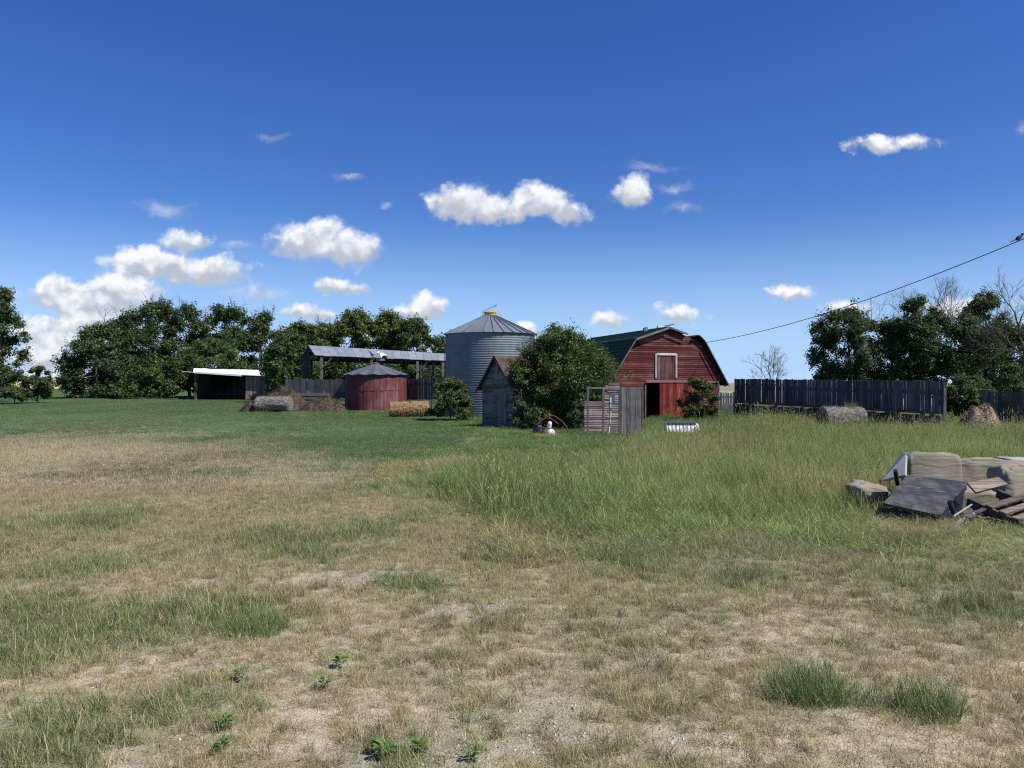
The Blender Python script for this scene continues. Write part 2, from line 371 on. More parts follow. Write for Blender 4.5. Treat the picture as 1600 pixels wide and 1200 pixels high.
def blades(name, nb, rad, h0, h1, w0, w1, lean, dryf, mat, seed, seg=3, head=0.0, headlen=.08, clump=0, lying=0.0):
    r = np.random.default_rng(seed)
    if clump:
        cc = r.normal(0, rad*.6, (clump, 2)); k = r.integers(0, clump, nb)
        pos = cc[k]+r.normal(0, rad*.13, (nb, 2))
    else:
        a = r.uniform(0, 2*np.pi, nb); q = rad*np.sqrt(r.uniform(0, 1, nb)); pos = np.stack([q*np.cos(a), q*np.sin(a)], 1)
    h = r.uniform(h0, h1, nb)*r.uniform(.7, 1.1, nb); w = r.uniform(w0, w1, nb)
    az = r.uniform(0, 2*np.pi, nb); tilt = np.abs(r.normal(0, lean, nb))+.08; bend = r.uniform(.1, .9, nb)
    ly = r.uniform(0, 1, nb) < lying; tilt = np.where(ly, r.uniform(1.25, 1.5, nb), tilt); bend = np.where(ly, .1, bend)
    fa = az+r.normal(0, .9, nb)+np.pi/2
    V = np.zeros((nb, 2*seg+1, 3)); t = 0.0
    p = np.stack([pos[:, 0], pos[:, 1], np.full(nb, -.01)+ly*.02], 1)
    for s_ in range(seg+1):
        f = s_/seg; ww = w*(1-f**1.5)*.5
        if s_ < seg:
            off = np.stack([np.cos(fa)*ww, np.sin(fa)*ww, 0*ww], 1)
            V[:, 2*s_] = p-off; V[:, 2*s_+1] = p+off
        else: V[:, 2*seg] = p
        ang = tilt+bend*f
        d = np.stack([np.sin(ang)*np.cos(az), np.sin(ang)*np.sin(az), np.cos(ang)], 1)
        p = p+d*(h/seg)[:, None]
    nv = 2*seg+1; base = (np.arange(nb)*nv)[:, None]; fs = []
    for s_ in range(seg-1): fs.append(base+np.array([[2*s_, 2*s_+1, 2*s_+3, 2*s_+2]]))
    tone = r.uniform(0, 1, nb); dry = np.clip((r.uniform(0, 1, nb) < dryf)*r.uniform(.55, 1, nb)+r.uniform(0, .1, nb), 0, 1)
    k = 2*(seg-1); faces = [list(f) for q in fs for f in q]; ft = list(np.tile(tone, seg-1)); fd = list(np.tile(dry, seg-1))
    for i in range(nb):
        b = i*nv; faces.append([b+k, b+k+1, b+k+2]); ft.append(tone[i]); fd.append(dry[i])
    V = V.reshape(-1, 3).tolist()
    if head:
        for i in range(nb):
            if r.uniform() < head:
                tip = np.array(V[i*nv+2*seg]); pv_ = (np.array(V[i*nv+2*seg-1])+np.array(V[i*nv+2*seg-2]))/2
                d = (tip-pv_)/(np.linalg.norm(tip-pv_)+1e-6); L = r.uniform(.6, 1.2)*headlen; wd = L*.09
                for q in range(3):
                    aa = q*1.05; o_ = np.array([math.cos(aa), math.sin(aa), 0])*wd; b = len(V)
                    V += [(tip-d*.01).tolist(), (tip+d*L*.45+o_).tolist(), (tip+d*L).tolist(), (tip+d*L*.45-o_).tolist()]
                    faces.append([b, b+1, b+2, b+3]); ft.append(r.uniform(.2, .9)); fd.append(1.0)
    me = bpy.data.meshes.new(name); me.from_pydata(V, [], faces); me.materials.append(mat)
    for nm, dat in (('tone', ft), ('dry', fd)):
        at = me.attributes.new(nm, 'FLOAT', 'FACE'); at.data.foreach_set('value', np.asarray(dat, np.float32))
    o = bpy.data.objects.new(name, me)
    return o
def scatter(name, label, cat, variants, pts, vi, rot, sc, tint):
    me = bpy.data.meshes.new(name); k = len(pts)
    me.vertices.add(k); me.vertices.foreach_set('co', np.asarray(pts, np.float32).ravel())
    a = me.attributes.new('vi', 'INT', 'POINT'); a.data.foreach_set('value', np.asarray(vi, np.int32))
    a = me.attributes.new('rot', 'FLOAT_VECTOR', 'POINT'); a.data.foreach_set('vector', np.asarray(rot, np.float32).ravel())
    a = me.attributes.new('sc', 'FLOAT_VECTOR', 'POINT'); a.data.foreach_set('vector', np.asarray(sc, np.float32).ravel())
    a = me.attributes.new('tint', 'FLOAT_VECTOR', 'POINT'); a.data.foreach_set('vector', np.asarray(tint, np.float32).ravel())
    o = bpy.data.objects.new(name, me); col.objects.link(o); tag(o, label, cat, kind='stuff')
    ng = bpy.data.node_groups.new(name+'_scatter', 'GeometryNodeTree')
    ng.interface.new_socket('Geometry', in_out='INPUT', socket_type='NodeSocketGeometry')
    ng.interface.new_socket('Geometry', in_out='OUTPUT', socket_type='NodeSocketGeometry')
    q = ng.nodes; gi = q.new('NodeGroupInput'); go = q.new('NodeGroupOutput')
    jn = q.new('GeometryNodeJoinGeometry')
    for vv in reversed(variants):
        oi = q.new('GeometryNodeObjectInfo'); oi.inputs['Object'].default_value = vv; oi.inputs['As Instance'].default_value = False
        g2 = q.new('GeometryNodeGeometryToInstance')
        ng.links.new(oi.outputs['Geometry'], g2.inputs[0]); ng.links.new(g2.outputs[0], jn.inputs[0])
    iop = q.new('GeometryNodeInstanceOnPoints'); iop.inputs['Pick Instance'].default_value = True
    def na(nm, ty):
        x = q.new('GeometryNodeInputNamedAttribute'); x.data_type = ty; x.inputs[0].default_value = nm
        return [s for s in x.outputs if s.enabled and s.name == 'Attribute'][0]
    ng.links.new(gi.outputs[0], iop.inputs['Points']); ng.links.new(jn.outputs[0], iop.inputs['Instance'])
    ng.links.new(na('vi', 'INT'), iop.inputs['Instance Index'])
    e2r = q.new('FunctionNodeEulerToRotation'); ng.links.new(na('rot', 'FLOAT_VECTOR'), e2r.inputs[0]); ng.links.new(e2r.outputs[0], iop.inputs['Rotation'])
    ng.links.new(na('sc', 'FLOAT_VECTOR'), iop.inputs['Scale'])
    ng.links.new(iop.outputs[0], go.inputs[0])
    md = o.modifiers.new('scatter', 'NODES'); md.node_group = ng
    return o
STRAW = (.50, .41, .25)
gm = grassmat('grass_blades', STRAW)
gmt = grassmat('tall_grass_blades', (.44, .42, .18), .5, .4)
def jitter_grid(x0, x1, y0, y1, s):
    xs = np.arange(x0, x1, s); ys = np.arange(y0, y1, s); X, Y = np.meshgrid(xs, ys)
    X = X+rng.uniform(-.5, .5, X.shape)*s; Y = Y+rng.uniform(-.5, .5, Y.shape)*s
    return X.ravel(), Y.ravel()
def infr(X, Y, m=1.6):      # what the place shows around the view, with a margin to the sides
    return np.abs(X) < .70*Y+m
EXC = []                    # footprints that keep grass out: (x, y, r)
def clear(X, Y):
    k = np.ones(len(X), bool)
    for x, y, r in EXC: k &= (X-x)**2+(Y-y)**2 > r*r
    return k
def col_mix(a, b, t): return np.asarray(a)[None]*(1-t[:, None])+np.asarray(b)[None]*t[:, None]
def gz(X, Y, zz):
    return np.interp(Y, _gy, _gz)+sm(60, 30, Y)*((zz['n1']-.5)*.05)
def make_grass():
    # --- short turf, near
    vs = [blades('turf_a', 190, .13, .03, .085, .0014, .003, .38, .62, gm, 1, 2, clump=8, lying=.2),
          blades('turf_b', 170, .13, .035, .12, .0014, .003, .36, .5, gm, 2, 3, clump=6, lying=.15),
          blades('turf_c', 190, .13, .03, .09, .002, .0042, .45, .3, gm, 3, 3, clump=6),
          blades('turf_d', 150, .14, .05, .15, .002, .0042, .45, .3, gm, 4, 3, clump=5),
          blades('turf_e', 46, .15, .06, .22, .0014, .0026, .35, .95, gm, 5, 3, head=.12, headlen=.028, lying=.2)]
    X, Y = jitter_grid(-10.5, 10.5, 1.5, 13, .098); k = infr(X, Y, 1.0); X = X[k]; Y = Y[k]
    zz = zones(X, Y); cl = sm(.40, .56, fbm(X*4.2, Y*4.2, 71, 3)+.10*zz['green']+.05*sm(5, 8, Y)); cl = np.maximum(cl, np.clip(zz['green']*1.3-.3, 0, 1))
    pr = (1-zz['bare']*.86)*np.clip(1.15-zz['tall'], .35, 1)*(.55-.20*sm(860, 1000, zz['py'])+(.45+.20*sm(860, 1000, zz['py']))*cl)*1.25
    k = (rng.uniform(0, 1, len(X)) < pr) & clear(X, Y); X = X[k]; Y = Y[k]; zz = {a: b[k] for a, b in zz.items()}
    g = zz['green']; r = rng.uniform(0, 1, len(X))
    vi = np.where(r < .07, 4, np.where(rng.uniform(0, 1, len(X)) < g*1.2, np.where(r < .5, 2, 3), np.where(r < .55, 0, 1)))
    s = rng.uniform(.7, 1.25, len(X))*(1+.25*g); hs = s*(.42+.75*fbm(X*1.4, Y*1.4, 77)+.22*g*ell(zz['px'], zz['py'], GREEN))
    t = col_mix((.37, .335, .175), (.18, .235, .085), np.clip(g*1.1+.5*(fbm(X*1.1, Y*1.1, 64)-.38), 0, 1))
    t = t*(rng.uniform(.55, 1.3, len(X)))[:, None]
    rot = np.stack([rng.normal(0, .06, len(X)), rng.normal(0, .06, len(X)), rng.uniform(0, 6.28, len(X))], 1)
    t = t*1.0
    scatter('short_grass', 'short patchy dry and green turf over the near yard', 'grass', vs, np.stack([X, Y, gz(X, Y, zz)-.004], 1), vi, rot, np.stack([s, s, hs], 1), t)
    # --- meadow turf, mid distance and lawn
    vs = [blades('mead_a', 150, .32, .05, .12, .005, .009, .45, .7, gm, 11, 2, clump=10),
          blades('mead_b', 150, .32, .05, .13, .005, .009, .45, .04, gm, 12, 2, clump=10),
          blades('mead_c', 120, .34, .09, .2, .005, .009, .4, .4, gm, 13, 3, clump=8)]
    X, Y = jitter_grid(-24, 24, 12, 32, .30); X2, Y2 = jitter_grid(-50, 40, 32, 68, .62); X3, Y3 = jitter_grid(-85, 40, 68, 124, 1.0)
    X = np.concatenate([X, X2, X3]); Y = np.concatenate([Y, Y2, Y3]); k = infr(X, Y, 1.5); X = X[k]; Y = Y[k]
    zz = zones(X, Y); k = (rng.uniform(0, 1, len(X)) < 1.1-zz['tall']) & clear(X, Y); X = X[k]; Y = Y[k]; zz = {a: b[k] for a, b in zz.items()}
    g = np.clip(np.maximum(zz['lawn']*1.25, zz['green']*.8)+(fbm(X*.35, Y*.1, 31)-.5)*.7, 0, 1)
    r = rng.uniform(0, 1, len(X)); vi = np.where(r < .12*(1-zz['lawn']), 2, np.where(rng.uniform(0, 1, len(X)) < g, 1, 0))
    s = rng.uniform(.8, 1.3, len(X))*np.where(Y > 68, 2.6, np.where(Y > 32, 1.6, 1.0)); hs = s*np.where(Y > 68, .38, np.where(Y > 32, .5, .85))*(.6+.9*fbm(X*.4, Y*.15, 14))
    t = col_mix((.40, .345, .215), (.100, .170, .062), g)
    lw = zz['lawn']; lv = .45+1.2*fbm(X*.25, Y*.06, 44); t = t*lv[:, None]*(1-.1*lw[:, None])*rng.uniform(.75, 1.25, len(X))[:, None]
    rot = np.stack([0*X, 0*X, rng.uniform(0, 6.28, len(X))], 1)
    scatter('meadow_grass', 'green lawn and dry meadow turf stretching to the treeline', 'grass', vs, np.stack([X, Y, gz(X, Y, zz)-.01], 1), vi, rot, np.stack([s, s, hs], 1), t)
    # --- tall unmown grass
    vs = [blades('tall_a', 260, .42, .32, .62, .004, .008, .20, .2, gmt, 21, 4, clump=12),
          blades('tall_b', 220, .42, .30, .66, .004, .007, .20, .35, gmt, 22, 4, head=.06, clump=12),
          blades('tall_c', 220, .42, .25, .50, .005, .010, .3, .12, gmt, 23, 4, clump=10),
          blades('tall_d', 90, .35, .35, .8, .004, .006, .15, .95, gmt, 24, 4, head=.55, headlen=.1, clump=8)]
    X, Y = jitter_grid(-6, 20, 7, 26, .30); X2, Y2 = jitter_grid(-34, 36, 26, 72, .55)
    X = np.concatenate([X, X2]); Y = np.concatenate([Y, Y2]); k = infr(X, Y, 1.5); X = X[k]; Y = Y[k]
    zz = zones(X, Y); k = (rng.uniform(0, 1, len(X)) < zz['tall']*1.1) & clear(X, Y); X = X[k]; Y = Y[k]; zz = {a: b[k] for a, b in zz.items()}
    px, py = zz['px'], zz['py']; r = rng.uniform(0, 1, len(X))
    wd = sm(.50, .62, fbm(X*.4, Y*.15, 90))
    h = (.34+.5*zz['tall'])*(.35+1.25*fbm(X*.7, Y*.45, 60)); h = h*np.where(px < 1020, .85, 1.0)*(1+.3*sm(680, 720, py)*(1-sm(790, 850, py))); h = h*np.where(px < 720, .55, 1.0); h = h*np.where((py < 695) & (px > 1020), 1.25, 1.0); lowc = (1-sm(980, 1040, px))*(1-sm(715, 760, py)); h = h*(1-.32*sm(1240, 1280, px)*(1-sm(680, 700, py)))*(1-.50*lowc)*(1-.35*np.exp(-(((px-1066)/40)**2+((py-690)/20)**2)))*(.45+.55*zz['tall']); h = h*(1-.62*sm(730, 850, py+(zz['n1']-.5)*80)); h = h*(1-.6*sm(1330, 1400, px)*sm(740, 765, py)*.6)
    s = rng.uniform(.85, 1.2, len(X))*np.where(Y > 26, 1.35, 1.0)
    bl = np.clip((.30+.70*sm(860, 1080, px))*sm(650, 720, py)*(-.25+2.3*fbm(X*.45, Y*.22, 62)), 0, 1)
    bl = bl*(1-.8*lowc)
    vi = np.where(r < .32, 0, np.where(r < .6, 1, 2)); vi = np.where(bl < .12, 2, vi); vi = np.where((r > .975) | ((py < 690) & (px > 1180) & (r > .70)), 3, vi)
    t = col_mix((.075, .155, .046), (.275, .355, .115), bl)
    st = sm(.52, .66, fbm(X*.6+7, Y*.3, 93))*sm(700, 740, py); t = t*(1-st[:, None])+np.array((.40, .35, .18))[None]*st[:, None]*.9
    t = t*(.55+.9*fbm(X*1.2, Y*.6, 97))[:, None]; t = t*rng.uniform(.5, 1.4, len(X))[:, None]
    rot = np.stack([rng.normal(0, .06, len(X)), rng.normal(0.04, .06, len(X)), rng.uniform(0, 6.28, len(X))], 1)
    scatter('tall_grass', 'tall unmown yellow-green grass in front of the barn and fence', 'grass', vs, np.stack([X, Y, gz(X, Y, zz)-.02], 1), vi, rot, np.stack([s, s, h*1.25*np.where(Y > 26, 1.0, 1.0)], 1), t)
    # --- gravel
    pm = plain('pebble', (.45, .40, .33), .85, .4, 30.0); st = []
    m2, nt = newmat('pebbles'); n = N(nt); tint = n('ShaderNodeAttribute', attribute_type='INSTANCER', attribute_name='tint').outputs['Vector']; finish(n, tint, .9, .2)
    for s_ in range(3):
        r_ = np.random.default_rng(s_+50); V = []; 
        me = bpy.data.meshes.new('pebble'); import bmesh
        bm = bmesh.new(); bmesh.ops.create_icosphere(bm, subdivisions=1, radius=1)
        for q in bm.verts: q.co *= r_.uniform(.7, 1.15); q.co.z *= .6
        bm.to_mesh(me); bm.free(); me.materials.append(m2); st.append(bpy.data.objects.new('pebble', me))
    X, Y = jitter_grid(-4.5, 4.5, 1.5, 6.5, .021); k = infr(X, Y, .4); X = X[k]; Y = Y[k]; zz = zones(X, Y)
    k = rng.uniform(0, 1, len(X)) < zz['bare']*.6+.03; X = X[k]; Y = Y[k]; zz = {a: b[k] for a, b in zz.items()}
    s = rng.gamma(3, .0013, len(X))+.0015
    zg = gz(X, Y, zz)+(fbm(X*5, Y*5, 40)-.5)*.022*(1+zz['bare'])
    b = rng.uniform(.5, 1.5, len(X)); t = col_mix((.36, .31, .245), (.40, .38, .36), rng.uniform(0, 1, len(X)))*b[:, None]
    rot = rng.uniform(0, 6.28, (len(X), 3))
    scatter('gravel', 'fine pale gravel showing between the dry grass', 'gravel', st, np.stack([X, Y, zg], 1), rng.integers(0, 3, len(X)), rot, np.stack([s, s, s], 1), t)
# ---------------------------------------------------------------- shared materials
M_grey = wood('weathered_grey_boards', (.08, .077, .078), (.19, .18, .17))
M_dark = wood('dark_weathered_boards', (.045, .046, .055), (.115, .115, .125))
M_greyx = wood('weathered_grey_siding', (.085, .08, .082), (.20, .19, .185), 'x')
M_brown = wood('brown_boards', (.06, .04, .03), (.17, .12, .09))
M_barn = wood('red_barn_siding', (.070, .038, .034), (.155, .090, .082), 'x', paint=(.130, .023, .021), pth=.56)
M_barnz = wood('faded_red_boards', (.12, .08, .085), (.19, .13, .13), 'z', paint=(.16, .04, .04), pth=.46)
M_reddoor = wood('red_door_paint', (.2, .08, .06), (.3, .12, .1), 'z', paint=(.19, .026, .020), pth=.64)
M_white = wood('flaking_white_paint', (.2, .18, .16), (.3, .28, .25), 'z', paint=(.52, .52, .50), pth=.62)
M_redbin = wood('faded_maroon_panel', (.14, .09, .10), (.20, .13, .14), 'z', paint=(.17, .050, .055), pth=.60, sc=.5)
M_green = plain('green_metal_roof', (.014, .052, .028), .65, .3, 1.2, .0, .2)
M_tin = plain('galvanised_roof', (.36, .40, .44), .45, .25, 1.5, .5, .5)
M_bin = plain('galvanised_bin_wall', (.175, .205, .24), .58, .22, .9, .35, .5)
M_binroof = plain('galvanised_bin_roof', (.22, .25, .285), .5, .2, .9, .45, .5)
M_yellow = plain('yellow_paint', (.75, .50, .06), .5, .15, 3)
M_steel = plain('dull_steel', (.22, .23, .25), .5, .3, 3, .6)
M_shingle = wood('cedar_shingles', (.045, .036, .028), (.115, .088, .062), 'z', sc=1.5)
M_roofgrey = plain('grey_sheet_roof', (.13, .14, .16), .55, .25, 1.4, .3, .4)
M_rust = plain('rusty_steel', (.20, .06, .035), .8, .5, 6)
M_black = plain('black_cable', (.02, .02, .022), .6, .2, 8)
M_hay = plain('golden_straw', (.36, .24, .12), .9, .6, 9.0, bstr=.8)
M_oldhay = plain('grey_rotten_hay', (.25, .23, .195), .95, .6, 7.0, bstr=.8)
M_brownhay = plain('brown_rotten_hay', (.135, .10, .075), .95, .55, 6.0, bstr=.8)
M_pink = plain('dry_straw_mound', (.38, .28, .195), .9, .55, 10.0, bstr=.8)
M_bark = wood('tree_bark', (.055, .045, .038), (.13, .11, .095))
M_deadbark = wood('bleached_bark', (.13, .115, .10), (.24, .22, .19))
M_plastic = plain('white_plastic', (.72, .72, .72), .45, .15, 5)
M_navy = plain('dark_blue_paint', (.012, .020, .055), .45, .3, 5)
M_sofa = plain('beige_upholstery', (.33, .285, .215), .95, .28, 5, bstr=.35)
def foldmat(name, c):
    m, nt = newmat(name); n = N(nt); tc = n('ShaderNodeTexCoord').outputs['Object']
    f = n.noise(n.vm('MULTIPLY', tc, (1.6, 1.5, 6.5)), 1.5, 1.5, .4, .9); f = n.math('ABSOLUTE', n.math('SUBTRACT', f, .5)); f = n.ramp(f, -.02, .22)
    st = n.ramp(n.noise(tc, 2.6, 6, .7), .35, .7); fine = n.noise(tc, 90.0, 2)
    cc = n.mix(st, tuple(q*.76 for q in c), c); cc = n.mix(n.ramp(n.noise(tc, 3.5, 5, .7), .56, .78), cc, (.20, .165, .12))
    finish(n, cc, .95, .1, 0, n.math('MULTIPLY_ADD', fine, .04, f), .28, .02); return m
M_sofa = foldmat('beige_upholstery_folds', (.27, .24, .185))
def scuffmat():
    m, nt = newmat('scuffed_board'); n = N(nt); tc = n('ShaderNodeTexCoord').outputs['Object']
    rt = n('ShaderNodeMapping', ins={0: tc}); rt.inputs['Rotation'].default_value = (.3, .2, .7); rt.inputs['Scale'].default_value = (1.2, 16, 16)
    a = n.ramp(n.noise(rt.outputs[0], 1.6, 7, .75), .56, .70); b = n.ramp(n.noise(tc, 4.0, 7, .75), .4, .68); d = n.ramp(n.noise(tc, 11.0, 6, .8), .6, .72)
    c = n.mix(b, (.030, .030, .033), (.085, .083, .080)); c = n.mix(a, c, (.20, .20, .19)); c = n.mix(d, c, (.022, .02, .02))
    finish(n, c, n.math('MULTIPLY_ADD', b, .3, .45), .3, 0, a, .3, .01); return m
M_scuff = scuffmat()
M_sofad = plain('pale_sofa_lining', (.34, .34, .33), .8, .25, 5)
M_slate = plain('scuffed_black_laminate', (.030, .031, .035), .6, .35, 5, c2=(.085, .085, .088))
M_pal = wood('pallet_wood', (.07, .052, .042), (.23, .185, .145), 'x')
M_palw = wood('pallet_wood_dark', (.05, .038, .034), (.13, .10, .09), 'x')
# ---------------------------------------------------------------- barn
BY = 50.0; bx0 = (1043-800)/F*BY; bz = G(BY)
barn = empty('barn', (bx0, BY, bz), 'old red gambrel barn with a green metal roof and a part-open sliding door', 'barn', rz=math.atan2(.28, .96))
HW, LEN = 3.75, 12.5
prof_l = [(-4.35, 2.3), (-2.32, 5.36), (0, 6.12)]; prof_r = [(0, 6.12), (2.55, 5.22), (4.35, 2.3)]
def halfw(z):       # wall half width at height z (inside the roof)
    if z < 3.1: return HW
    if z < 5.2: return HW-(z-3.1)/(5.2-3.1)*(HW-2.38)
    return max(.02, 2.38*(6.02-z)/(6.02-5.2))
mb = MB(); dz = .135; z = 0.0
while z < 5.98:
    z1 = min(z+dz, 6.0); xl0, xl1 = halfw(z), halfw(z1)
    cuts = [(-xl0, xl0, -xl1, xl1)]
    segs = []
    def sub(lo, hi):
        x0 = max(lo, -xl0); x1 = min(hi, xl0)
        a0 = max(lo, -xl1); a1 = min(hi, xl1)
        if x1-x0 > .02: segs.append((x0, x1, min(a0, a1), max(a1, a0)))
    if z < 2.52: sub(-9, -1.57); sub(2.0, 9)
    elif 2.80 <= z < 4.40: sub(-9, -.86); sub(.60, 9)
    else: sub(-9, 9)
    for (x0, x1, a0, a1) in segs:
        # break each course into boards
        k = max(1, int((x1-x0)/2.4)); fr = sorted([0, 1]+[random.random() for _ in range(k-1)])
        for i in range(len(fr)-1):
            b0 = x0+(x1-x0)*fr[i]; b1 = x0+(x1-x0)*fr[i+1]-.006; t0 = a0+(a1-a0)*fr[i]; t1 = a0+(a1-a0)*fr[i+1]-.006
            if b1-b0 < .03: continue
            j = random.uniform(-.006, .006)
            mb.hexa([(b0, -.035, z+j), (b1, -.035, z+j), (b1, 0, z+j), (b0, 0, z+j), (t0, -.010, z1+.012), (t1, -.010, z1+.012), (t1, 0, z1+.012), (t0, 0, z1+.012)])
    z += dz
wl = mb.build('front_wall', M_barn, barn)
mb = MB()      # side walls + back wall with a hole of daylight
nb = 40
for s_ in (-1, 1):
    for i in range(23):
        z = i*.135
        mb.box(min(s_*HW, s_*(HW-.04)), max(s_*HW, s_*(HW-.04)), .05, LEN-.05, z, z+.1345)
for i in range(44):
    z = i*.135; h_ = halfw(z+.1)
    if h_ < .1: break
    wx0, wx1 = WXH if (WXH := (-.92, -.50)) else (0, 0)
    if 1.35 < z < 2.35: mb.box(-h_, -2.66, LEN-.04, LEN, z, z+.1348); mb.box(-2.26, h_, LEN-.04, LEN, z, z+.1348)
    else: mb.box(-h_, h_, LEN-.04, LEN, z, z+.1348)
mb.build('side_wall', M_barn, barn)
# roof: thin folded sheets with raised ribs
def sheet(mb, p0, p1, y0, y1, th=.03, rib=.3, lift=.03, tone=.5, ribs=True):
    p0 = Vector((p0[0], 0, p0[1])); p1 = Vector((p1[0], 0, p1[1])); d = (p1-p0).normalized(); nn = Vector((-d.z, 0, d.x))
    if nn.z < 0: nn = -nn
    a, b = p0, p1; Yv = lambda y: Vector((0, y, 0))
    mb.hexa([a+Yv(y0), b+Yv(y0), b+Yv(y1), a+Yv(y1), a+nn*th+Yv(y0), b+nn*th+Yv(y0), b+nn*th+Yv(y1), a+nn*th+Yv(y1)], tone)
    if ribs:
        L = (p1-p0).length; k = int(L/rib)
        for i in range(1, k+1):     # ribs running along the ridge direction (horizontal panel laps)
            q = p0+d*(L*i/(k+.5)); mb.hexa([q+nn*th+Yv(y0), q+d*.05+nn*th+Yv(y0), q+d*.05+nn*th+Yv(y1), q+nn*th+Yv(y1), q+nn*(th+lift)+Yv(y0), q+d*.05+nn*(th+lift)+Yv(y0), q+d*.05+nn*(th+lift)+Yv(y1), q+nn*(th+lift)+Yv(y1)], tone*.8)
mb = MB()
sheet(mb, (-4.35, 2.3), (-2.32, 5.36), -.30, LEN+.3); sheet(mb, (-2.32, 5.36), (0, 6.12), -.30, LEN+.3)
sheet(mb, (0, 6.12), (1.30, 5.70), -.28, 1.5); sheet(mb, (0, 6.12), (2.55, 5.22), 1.5, LEN+.3)
sheet(mb, (1.75, 5.50), (2.15, 5.60), -.30, 1.45); sheet(mb, (2.15, 5.60), (2.60, 5.20), -.32, 1.48); sheet(mb, (2.60, 5.20), (4.35, 2.3), -.28, LEN+.3)
rf = mb.build('roof', M_green, barn)
mb = MB(); vt = MB()
vt.hexa([(-.25, .9, 6.15), (.18, .7, 6.17), (.2, 1.0, 6.17), (-.2, 1.2, 6.15), (-.2, .95, 6.32), (.1, .85, 6.25), (.12, 1.0, 6.25), (-.15, 1.15, 6.30)])
vt.build('ridge_cap', M_white, rf)
vt = MB(); vt.beam((-.1, .2, 6.2), (.35, -.3, 6.30), .22, .03); vt.build('ridge_cap', M_white, rf)
bb = MB(); bb.hexa([(-1.55, .6, 5.72), (-.75, .6, 5.98), (-.75, 1.1, 5.98), (-1.55, 1.1, 5.72), (-1.0, .6, 6.02), (-.8, .6, 6.20), (-.8, 1.0, 6.18), (-1.0, 1.0, 6.0)]) if False else None
bb.hexa([(-.75, 1.9, 5.90), (-.45, 1.9, 6.0), (-.45, 2.2, 6.0), (-.75, 2.2, 5.9), (-.72, 1.9, 6.22), (-.50, 1.9, 6.28), (-.5, 2.15, 6.26), (-.7, 2.15, 6.2)])
bb.build('roof_vent', M_steel, rf)
# fascia / rake boards
mb = MB()
for a, b in (((-4.38, 2.26), (-2.36, 5.30)), ((-2.34, 5.30), (.02, 6.07))): mb.beam((a[0], -.33, a[1]), (b[0], -.33, b[1]), .04, .13, up=(0, 1, 0)) if False else mb.hexa([(a[0], -.345, a[1]-.07), (b[0], -.345, b[1]-.07), (b[0], -.305, b[1]-.07), (a[0], -.305, a[1]-.07), (a[0], -.345, a[1]+.05), (b[0], -.345, b[1]+.05), (b[0], -.305, b[1]+.05), (a[0], -.305, a[1]+.05)])
for a, b in (((.02, 6.07), (1.28, 5.66)), ((2.64, 5.12), (4.38, 2.26))): mb.hexa([(a[0], -.385, a[1]-.07), (b[0], -.385, b[1]-.07), (b[0], -.355, b[1]-.07), (a[0], -.355, a[1]-.07), (a[0], -.385, a[1]+.05), (b[0], -.385, b[1]+.05), (b[0], -.355, b[1]+.05), (a[0], -.355, a[1]+.05)])
mb.build('rake_board', M_greyx, barn)
# soffits in dark timber
mb = MB()
mb.hexa([(-4.3, -.29, 2.24), (-2.32, -.29, 5.26), (-2.32, 0, 5.26), (-4.3, 0, 2.24), (-4.3, -.29, 2.28), (-2.32, -.29, 5.30), (-2.32, 0, 5.30), (-4.3, 0, 2.28)])
for i in range(14): mb.beam((2.6, .05+i*.9, 5.15), (4.3, .05+i*.9, 2.25), .05, .12, up=(0, 1, 0))
for i in range(14): mb.beam((-2.3, .05+i*.9, 5.28), (-.02, .05+i*.9, 6.04), .05, .1, up=(0, 1, 0)); 
for i in range(12): mb.beam((2.5, 1.6+i*.9, 5.16), (.02, 1.6+i*.9, 6.04), .05, .1, up=(0, 1, 0))
mb.build('rafters', M_brown, barn)
# lower trim line, corner board
mb = MB(); mb.box(-1.60, 2.05, -.075, -.038, 2.53, 2.68); mb.box(-1.64, -1.56, -.08, .03, 0, 2.52); mb.box(HW-.02, HW+.05, -.05, .05, 0, 3.0); mb.build('trim_board', M_barnz, barn)
mb = MB(); mb.box(2.06, HW-.03, -.07, -.04, 2.50, 2.60, .9); mb.build('drip_board', M_greyx, barn)
# sliding door
mb = MB(); x = -.62
while x < 1.98: w = random.uniform(.22, .3); mb.box(x, min(x+w-.006, 2.0), -.125, -.085, .12, 2.47); x += w
dr = mb.build('sliding_door', M_reddoor, barn)
mb = MB(); mb.box(-.22, -.19, -.14, -.126, .75, 1.15); mb.box(-.42, -.19, -.14, -.126, 1.12, 1.15); mb.box(-.42, -.3, -.14, -.126, .95, .98); mb.build('door_latch', M_brown, dr)
mb = MB(); mb.box(-1.6, 2.1, -.15, -.09, 2.49, 2.53); mb.build('door_rail', M_rust, dr)
# loft door
mb = MB(); x = -.80
while x < .52: w = random.uniform(.10, .15); mb.box(x, min(x+w-.006, .54), -.04, -.01, 2.74, 4.20); x += w
ld = mb.build('loft_door', M_barnz, barn)
mb = MB(); mb.box(-.92, -.80, -.09, -.0, 2.80, 4.40); mb.box(.54, .66, -.09, 0, 2.80, 4.40); mb.box(-.80, .54, -.085, 0, 4.28, 4.43); mb.build('loft_frame', M_white, ld)
mb = MB(); mb.box(-HW+.1, HW-.1, .1, LEN-.1, 2.62, 2.72, .2)
for yb in range(1, 12, 2): mb.box(-1.2, -1.05, yb, yb+.15, 0, 2.62); mb.box(1.2, 1.35, yb, yb+.15, 0, 2.62)
mb.build('loft_floor', M_brown, barn)
